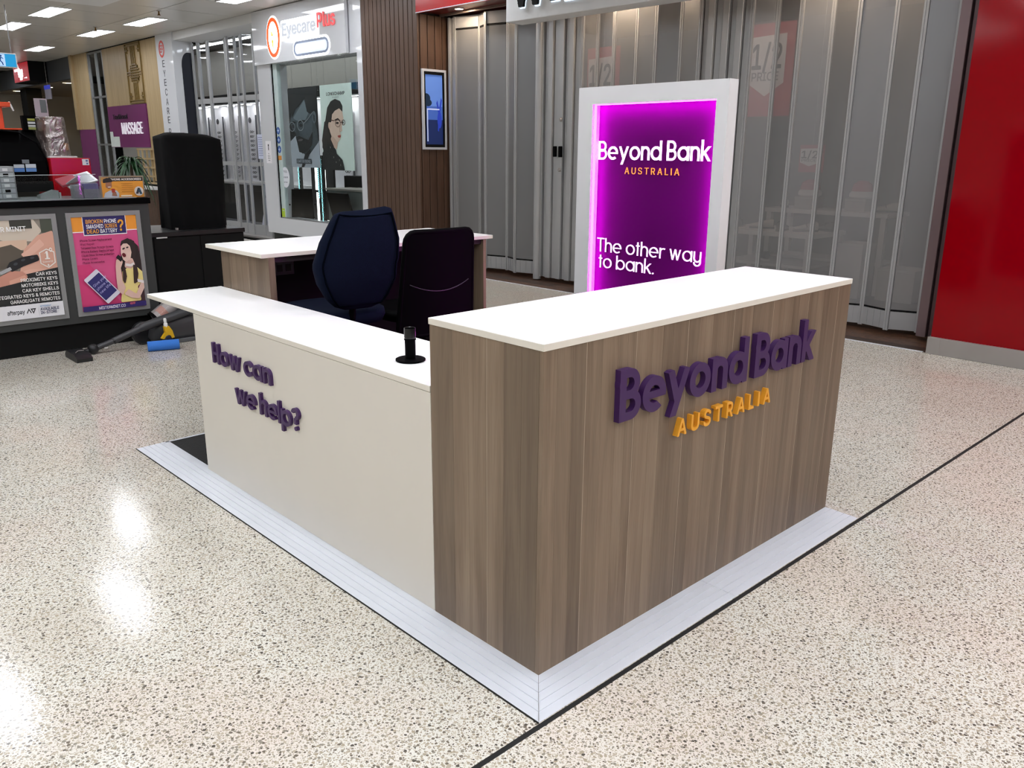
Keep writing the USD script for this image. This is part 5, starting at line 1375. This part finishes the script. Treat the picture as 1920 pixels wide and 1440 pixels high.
cover = loft([superring(0.585, 6.3, z, a, 0.16, 4, 28) for z, a in ((1.498, 0.105), (1.60, 0.098), (1.70, 0.092), (1.80, 0.085), (1.808, 0.07))])
part(t, "plastic_cover", cover, usdkit.material(stage, "/World/Looks/plastic_wrap", {"tc": ("texture_coordinate", {}), "nz": ("noise_texture", {"scale": 9.0, "detail": 2.0, "distortion": 1.5}), "bp": ("bump", {"strength": 0.9, "distance": 0.03}),
    "t": ("transparent_bsdf", {"color": (0.93, 0.9, 0.9)}), "g": ("glossy_bsdf", {"roughness": 0.3, "color": (0.9, 0.85, 0.84)}), "m": ("mix_closure", {"fac": 0.34})},
    [("tc.object", "nz.vector"), ("nz.fac", "bp.height"), ("bp.normal", "g.normal"), ("t.BSDF", "m.closure1"), ("g.BSDF", "m.closure2")], surface="m.closure"), smooth=40)
t = thing("price_card", "pale acrylic price card standing on the wrapped machine", "card", (0.535, 6.3, 1.81))
part(t, "card", bx(0.487, 0.585, 6.3, 6.304, 1.8085, 1.95), mat("card_pale", "a59aa0", rough=0.3))
part(t, "print", bx(0.53, 0.575, 6.297, 6.3, 1.84, 1.94), mat("card_dark", "5a5f60"))
t = thing("label_stand", "black stand with yellow and white labels beside the wrapped machine", "stand", (0.46, 6.4, 1.7))
part(t, "post", bx(0.40, 0.495, 6.36, 6.42, 1.70, 1.815), M_BLACK)
for z, c in ((1.775, "a3a548"), (1.75, "c4c6c8"), (1.725, "b8bab8"), (1.705, "8f9450")):
    part(t, "label", bx(0.435, 0.49, 6.354, 6.36, z, z + 0.018), mat("stand_label_" + c, c))
t = thing("red_stand", "glossy red stand with a white card behind the kiosk counter", "stand", (0.65, 6.3, 0))
part(t, "body", bx(0.495, 0.80, 6.1, 6.55, 0.02, 1.482, 0.004), mat("stand_red", "b0101c", rough=0.2))
part(t, "foot", bx(0.51, 0.785, 6.12, 6.53, 0.0, 0.02), M_MATTE)
part(t, "card", bx(0.735, 0.787, 6.096, 6.1, 1.425, 1.475), mat("card_white", "d8d8dc"))
part(t, "card_print", cat(bx(0.762, 0.778, 6.094, 6.096, 1.452, 1.468), bx(0.765, 0.778, 6.094, 6.096, 1.432, 1.444)), mat("card_print", "5a6a98"))
t = thing("tablet_stand", "tilted white tablet on a red and grey stand behind the glass screen", "tablet", (0.57, 5.85, 1.18))
Tt_ = np.array([[1, 0, 0, 0.62], [0, 1, 0, 5.85], [0, 0, 1, 1.315], [0, 0, 0, 1.0]]) @ rot(-0.26, [0, 1, 0]) @ rot(0.35, [1, 0, 0])
part(t, "tablet", xf(bx(-0.12, 0.11, -0.1, 0.1, -0.006, 0.006, 0.003), Tt_), mat("tablet_white", "d0d0d2", rough=0.3))
part(t, "screen", xf(bx(-0.10, 0.09, -0.08, 0.08, 0.006, 0.007), Tt_), mat("tablet_grey", "8d8f92", rough=0.2))
part(t, "red_wedge", xf(bx(-0.16, -0.02, -0.07, 0.07, 0.008, 0.03, 0.004), Tt_), mat("wedge_red", "a8404e", rough=0.4))
part(t, "flap", xf(bx(-0.11, 0.0, -0.07, -0.06, 0.03, 0.075, 0.003), Tt_ @ rot(-0.35, [0, 1, 0])), mat("flap_grey", "8f8a8a", rough=0.4))
part(t, "post", tube([(0.58, 5.86, 1.18), (0.58, 5.86, 1.27), (0.60, 5.85, 1.31)], 0.018, 10), M_BLACK, smooth=40)
t = thing("payment_terminal", "grey payment terminal lying behind the glass screen", "card reader", (0.36, 5.8, 1.18))
part(t, "body", loft([np.array([(x, y, z) for x, z in ((0.29, 1.18), (0.29, 1.205), (0.40, 1.245), (0.425, 1.24), (0.425, 1.18))], float) for y in (5.74, 5.75, 5.82, 5.83)]), mat("terminal_grey", "7d8583", rough=0.4))
part(t, "keypad", bx(0.426, 0.428, 5.75, 5.82, 1.19, 1.23), M_BLACK)
part(t, "receipt_slot", bx(0.43, 0.445, 5.75, 5.82, 1.18, 1.225, 0.002), mat("slot_grey", "a2a6a4"))
def rack_box(x0, x1, z1, label, m):
    tt = thing("brochure_holder", label, "brochure holder", ((x0 + x1) / 2, 5.68, 1.18))
    part(tt, "holder", cat(bx(x0, x1, 5.63, 5.634, 1.18, z1 - 0.05), bx(x0, x1, 5.70, 5.704, 1.18, z1), bx(x0, x0 + 0.003, 5.634, 5.70, 1.18, z1 - 0.03), bx(x1 - 0.003, x1, 5.634, 5.70, 1.18, z1 - 0.03), bx(x0, x1, 5.63, 5.704, 1.18, 1.183)), mat("acrylic_clear", "8a8c90", rough=0.5, spec=0.15, see=0.55))
    part(tt, "leaflets", bx(x0 + 0.008, x1 - 0.008, 5.64, 5.69, 1.183, z1 - 0.008, 0.002), m)
rack_box(0.50, 0.57, 1.285, "clear holder of grey leaflets beside the phone accessories sign", mat("leaflet_grey", "777a7c"))
rack_box(0.575, 0.70, 1.30, "clear holder of purple and white leaflets beside the phone accessories sign", mat("leaflet_purple", "5d5a80"))
# accessories sign
t = thing("counter_sign", "orange phone accessories sign with a smiling person on the kiosk worktop", "sign", (0.90, 5.66, 1.175))
Tz = face("-y", (0.722, 5.66, 1.176))
part(t, "acrylic", xf(ext(sbox(-0.012, 0, 0.335, 0.172), 0.004), at(Tz, 0, 0, -0.004)), mat("acrylic_tan", "8a8272", rough=0.2))
P = Print(t, Tz, 0.325, 0.162)
P.add(sbox(0, 0, 1, 1), "b98c4e")
P.add(sbox(0, 0, 1, 0.80), "e39a35")
P.add(sbox(0.18, 0.80, 1, 0.99), "2a2622")
P.text("PHONE ACCESSORIES", 0.225, 0.845, 0.095, "e9e6e0", width=0.74)
P.add(blob((0.02, 0.0), (0.06, 0.24), (0.18, 0.36), (0.34, 0.36), (0.4, 0.2), (0.38, 0.0), r=0.03), "b9bec6")
P.add(blob((0.09, 0.52), (0.1, 0.72), (0.16, 0.8), (0.24, 0.74), (0.24, 0.54), (0.17, 0.42)), "a06c50")
P.add(blob((0.03, 0.72), (0.05, 0.9), (0.14, 0.97), (0.24, 0.92), (0.26, 0.76), (0.2, 0.76), (0.12, 0.74), r=0.03), "1c1614")
P.add(E(0.175, 0.53, 0.04, 0.02), "e8ded8")
P.add(blob((0.22, 0.1), (0.24, 0.3), (0.32, 0.28), (0.34, 0.08), r=0.015), "9c6a52")
P.add(sbox(0.22, 0.26, 0.30, 0.44), "b3402a")
P.add(sbox(0.43, 0.05, 0.70, 0.12), "e6d8c0")
for k in range(5):
    P.add(sbox(0.46, 0.68 - 0.1 * k, 0.74, 0.695 - 0.1 * k), "a86c1c")
P.add(E(0.87, 0.30, 0.11, 0.23), "dcd6cc")
P.add(affinity.rotate(sbox(0.82, 0.17, 0.88, 0.46), -12), "2c3038")
P.add(affinity.rotate(sbox(0.87, 0.15, 0.93, 0.40), 10), "2b4a5c")

# ================================================================== BLACK CABINET AND COVERED MACHINE
t = thing("storage_cabinet", "long black cabinet behind the bank kiosk, under the covered machine", "cabinet", (1.47, 5.95, 0))
part(t, "body", bx(1.06, 1.872, 5.62, 6.33, 0.0, 0.845), M_MATTE)
part(t, "top", bx(1.046, 1.88, 5.60, 6.35, 0.845, 0.882, 0.003), mat("cabinet_top", "17181a", rough=0.35))
part(t, "door", bx(1.07, 1.46, 5.612, 5.62, 0.05, 0.835), M_MATTE)
part(t, "door", bx(1.47, 1.865, 5.612, 5.62, 0.05, 0.835), M_MATTE)
part(t, "white_catch", bx(1.09, 1.18, 5.604, 5.612, 0.833, 0.846), mat("catch_white", "c9cac8"))
t = thing("covered_machine", "tall machine under a black cloth cover on the black cabinet", "covered machine", (1.53, 5.9, 0.882))
rows = []
for v in np.linspace(0, 1, 30):
    z = 0.882 + 0.80 * v
    a = 0.243 + 0.012 * v
    b = 0.19 - 0.03 * v
    if v > 0.96: a *= 1 - 0.35 * ((v - 0.96) / 0.04) ** 2; b *= 1 - 0.4 * ((v - 0.96) / 0.04) ** 2
    R = superring(1.56, 5.92, z, a, b, 7, 90)
    th = np.arctan2(R[:, 1] - 5.92, R[:, 0] - 1.56)
    fold = 0.010 * np.sin(th * 13 + 1.3 * v) * (1.1 - v) + 0.016 * (meshkit.fbm(np.stack([R[:, 0] * 6, R[:, 1] * 6, R[:, 2] * 2.2], 1), 3, 5) - 0.5)
    d = (R[:, :2] - [1.56, 5.92]); d /= np.linalg.norm(d, axis=1, keepdims=True)
    R[:, :2] += d * fold[:, None]
    R[:, 2] += 0.03 * (meshkit.fbm(np.stack([R[:, 0] * 5, R[:, 1] * 5, np.full(90, 2.0)], 1), 2, 9) - 0.5) * v + (0.012 * (1.56 - R[:, 0]) / 0.3) * v
    rows.append(R)
part(t, "cloth_cover", loft(rows), M_CLOTHK, smooth=60)
part(t, "foot", cat(bx(1.325, 1.355, 5.76, 5.79, 0.882, 0.90), bx(1.755, 1.785, 5.76, 5.79, 0.882, 0.90)), M_STEEL)

# ================================================================== VACUUM CLEANER, SPRAY BOTTLE, CLOTH ROLL
M_VAC = mat("vacuum_grey", "3c3d40", rough=0.4, var=0.08)
M_VACD = mat("vacuum_dark", "1e1f21", rough=0.4, var=0.1)
v_ = thing("vacuum_cleaner", "grey canister vacuum cleaner lying against the black kiosk base", "vacuum cleaner", (1.0, 5.35, 0))
hd = part(v_, "floor_head", loft([np.array([(x, y, z) for y, z in ((5.10, 0.0), (5.09, 0.03), (5.15, 0.052), (5.34, 0.06), (5.38, 0.03), (5.38, 0.0))], float) for x in (0.213, 0.22, 0.318, 0.325)]), M_VACD, smooth=25)
part(hd, "metal_bar", tube([(0.24, 5.2, 0.06), (0.27, 5.24, 0.064), (0.31, 5.24, 0.06)], 0.004, 6), M_STEEL)
part(hd, "neck", tube([(0.315, 5.33, 0.03), (0.40, 5.33, 0.036)], 0.018, 10), M_VACD, smooth=40)
part(v_, "swivel_ball", xf(trimesh.creation.icosphere(2, 0.042), at(np.eye(4), 0.405, 5.33, 0.042)), M_VACD, smooth=True)
w_ = part(v_, "wand", tube([(0.42, 5.33, 0.042), (0.56, 5.32, 0.085), (0.561, 5.32, 0.085), (0.76, 5.29, 0.160)], [0.022, 0.022, 0.026, 0.026], 14), M_VAC, smooth=40)
part(w_, "joint_ring", tube([(0.556, 5.32, 0.083), (0.566, 5.32, 0.087)], 0.0285, 14), M_VACD)
part(w_, "clip", tube([(0.48, 5.305, 0.04), (0.505, 5.30, 0.042)], 0.008, 8), M_STEEL)
part(v_, "wand_grip", tube([(0.755, 5.29, 0.158), (0.80, 5.285, 0.175), (0.90, 5.28, 0.20), (1.24, 5.27, 0.278), (1.27, 5.27, 0.285)], [0.026, 0.036, 0.036, 0.034, 0.03], 14), M_VAC, smooth=40)
part(v_, "wheel", xf(lathe([(0, -0.03), (0.08, -0.03), (0.095, -0.02), (0.095, 0.02), (0.08, 0.03), (0, 0.03)], 28), face("-y", (0.83, 5.42, 0.095))), M_VACD, smooth=30)
part(v_, "body", loft([superring(1.12, 5.41, z, a, b, 3, 32) for z, a, b in ((0.02, 0.24, 0.10), (0.06, 0.27, 0.12), (0.14, 0.25, 0.12), (0.20, 0.20, 0.10), (0.24, 0.12, 0.07))]), M_VAC, smooth=50)
part(v_, "skid", bx(0.84, 1.36, 5.27, 5.29, 0.0, 0.035, 0.006), mat("skid_grey", "5a5c5e", rough=0.5))
def along(p, q, prof, seg=24):
    p, q = np.array(p, float), np.array(q, float); z = (q - p) / np.linalg.norm(q - p)
    a = np.cross([0, 1, 0], z); a /= np.linalg.norm(a); b = np.cross(z, a)
    T = np.eye(4); T[:3, 0], T[:3, 1], T[:3, 2], T[:3, 3] = a, b, z, p
    return xf(lathe(prof, seg), T)
c0, c1 = (0.93, 5.41, 0.20), (1.13, 5.41, 0.33)
part(v_, "dust_canister", along(c0, c1, [(0, 0), (0.055, 0), (0.062, 0.01), (0.068, 0.22), (0, 0.22)]), mat("canister_clear", "c8c4c4", rough=0.08, see=0.6), smooth=30)
part(v_, "filter", along(c0, c1, [(0, 0.01), (0.04, 0.01), (0.045, 0.09), (0.05, 0.20), (0, 0.2)]), mat("filter_grey", "b9b2ae", rough=0.5), smooth=30)
part(v_, "filter_band", along(c0, c1, [(0.047, 0.05), (0.051, 0.05), (0.053, 0.11), (0.049, 0.11), (0.047, 0.05)]), mat("filter_orange", "d8703a", rough=0.5))
part(v_, "canister_rim", along(c0, c1, [(0.058, -0.012), (0.068, -0.012), (0.07, 0.012), (0.06, 0.012), (0.058, -0.012)]), M_BLACK, smooth=30)
part(v_, "canister_cap", along(c0, c1, [(0, 0.20), (0.06, 0.20), (0.07, 0.225), (0.05, 0.27), (0, 0.28)]), mat("cap_plum", "4c2630", rough=0.3), smooth=30)
s_ = thing("spray_bottle", "yellow spray bottle with a white nozzle beside the blue cloth roll", "spray bottle", (0.93, 5.20, 0))
part(s_, "bottle", loft([superring(0.94, 5.20, z, a, b, 3, 24) for z, a, b in ((0.0, 0.036, 0.022), (0.008, 0.04, 0.026), (0.055, 0.04, 0.026), (0.085, 0.026, 0.02), (0.10, 0.015, 0.015))]), mat("bottle_blue", "1c2536", rough=0.3), smooth=40)
hd_ = Polygon([(0.921, 0.168), (0.956, 0.168), (0.978, 0.13), (0.99, 0.075), (0.972, 0.072), (0.966, 0.094), (0.945, 0.102), (0.925, 0.094), (0.906, 0.072), (0.892, 0.076), (0.926, 0.118)]).buffer(0.003)
part(s_, "trigger_head", xf(ext(hd_, 0.032), face("-y", (0, 5.216, 0))), mat("spray_yellow", "e2b21c", rough=0.4))
part(s_, "neck", lathe([(0, 0.085), (0.014, 0.085), (0.014, 0.115), (0, 0.115)], 14).apply_translation([0.945, 5.20, 0]), M_WHITEP)
part(s_, "nozzle", tube([(0.936, 5.2, 0.166), (0.936, 5.2, 0.195), (0.936, 5.2, 0.197), (0.934, 5.2, 0.225), (0.934, 5.2, 0.238)], [0.017, 0.016, 0.012, 0.013, 0.009], 12), mat("nozzle_white", "e8e8e6", rough=0.4), smooth=30)
r_o = thing("cloth_roll", "blue roll of cleaning cloth lying on the terrazzo floor", "cloth roll", (0.865, 5.09, 0.035))
ang = math.atan2(5.03 - 5.156, 0.981 - 0.757)
Tr_ = np.eye(4); Tr_[:3, 3] = (0.865, 5.10, 0.0402)
Tr_ = Tr_ @ rotz(-0.30) @ rot(math.pi / 2, [0, 1, 0])
part(r_o, "roll", xf(lathe([(0.012, -0.118), (0.038, -0.118), (0.040, -0.115), (0.040, 0.115), (0.038, 0.118), (0.012, 0.118), (0.012, -0.118)], 32), Tr_), mat("cloth_blue", "3b7bd4", rough=0.95, bump=0.4, bscale=300), smooth=30)
part(r_o, "core", xf(lathe([(0.009, -0.114), (0.0118, -0.114), (0.0118, 0.114), (0.009, 0.114), (0.009, -0.114)], 20), Tr_), M_CARD)
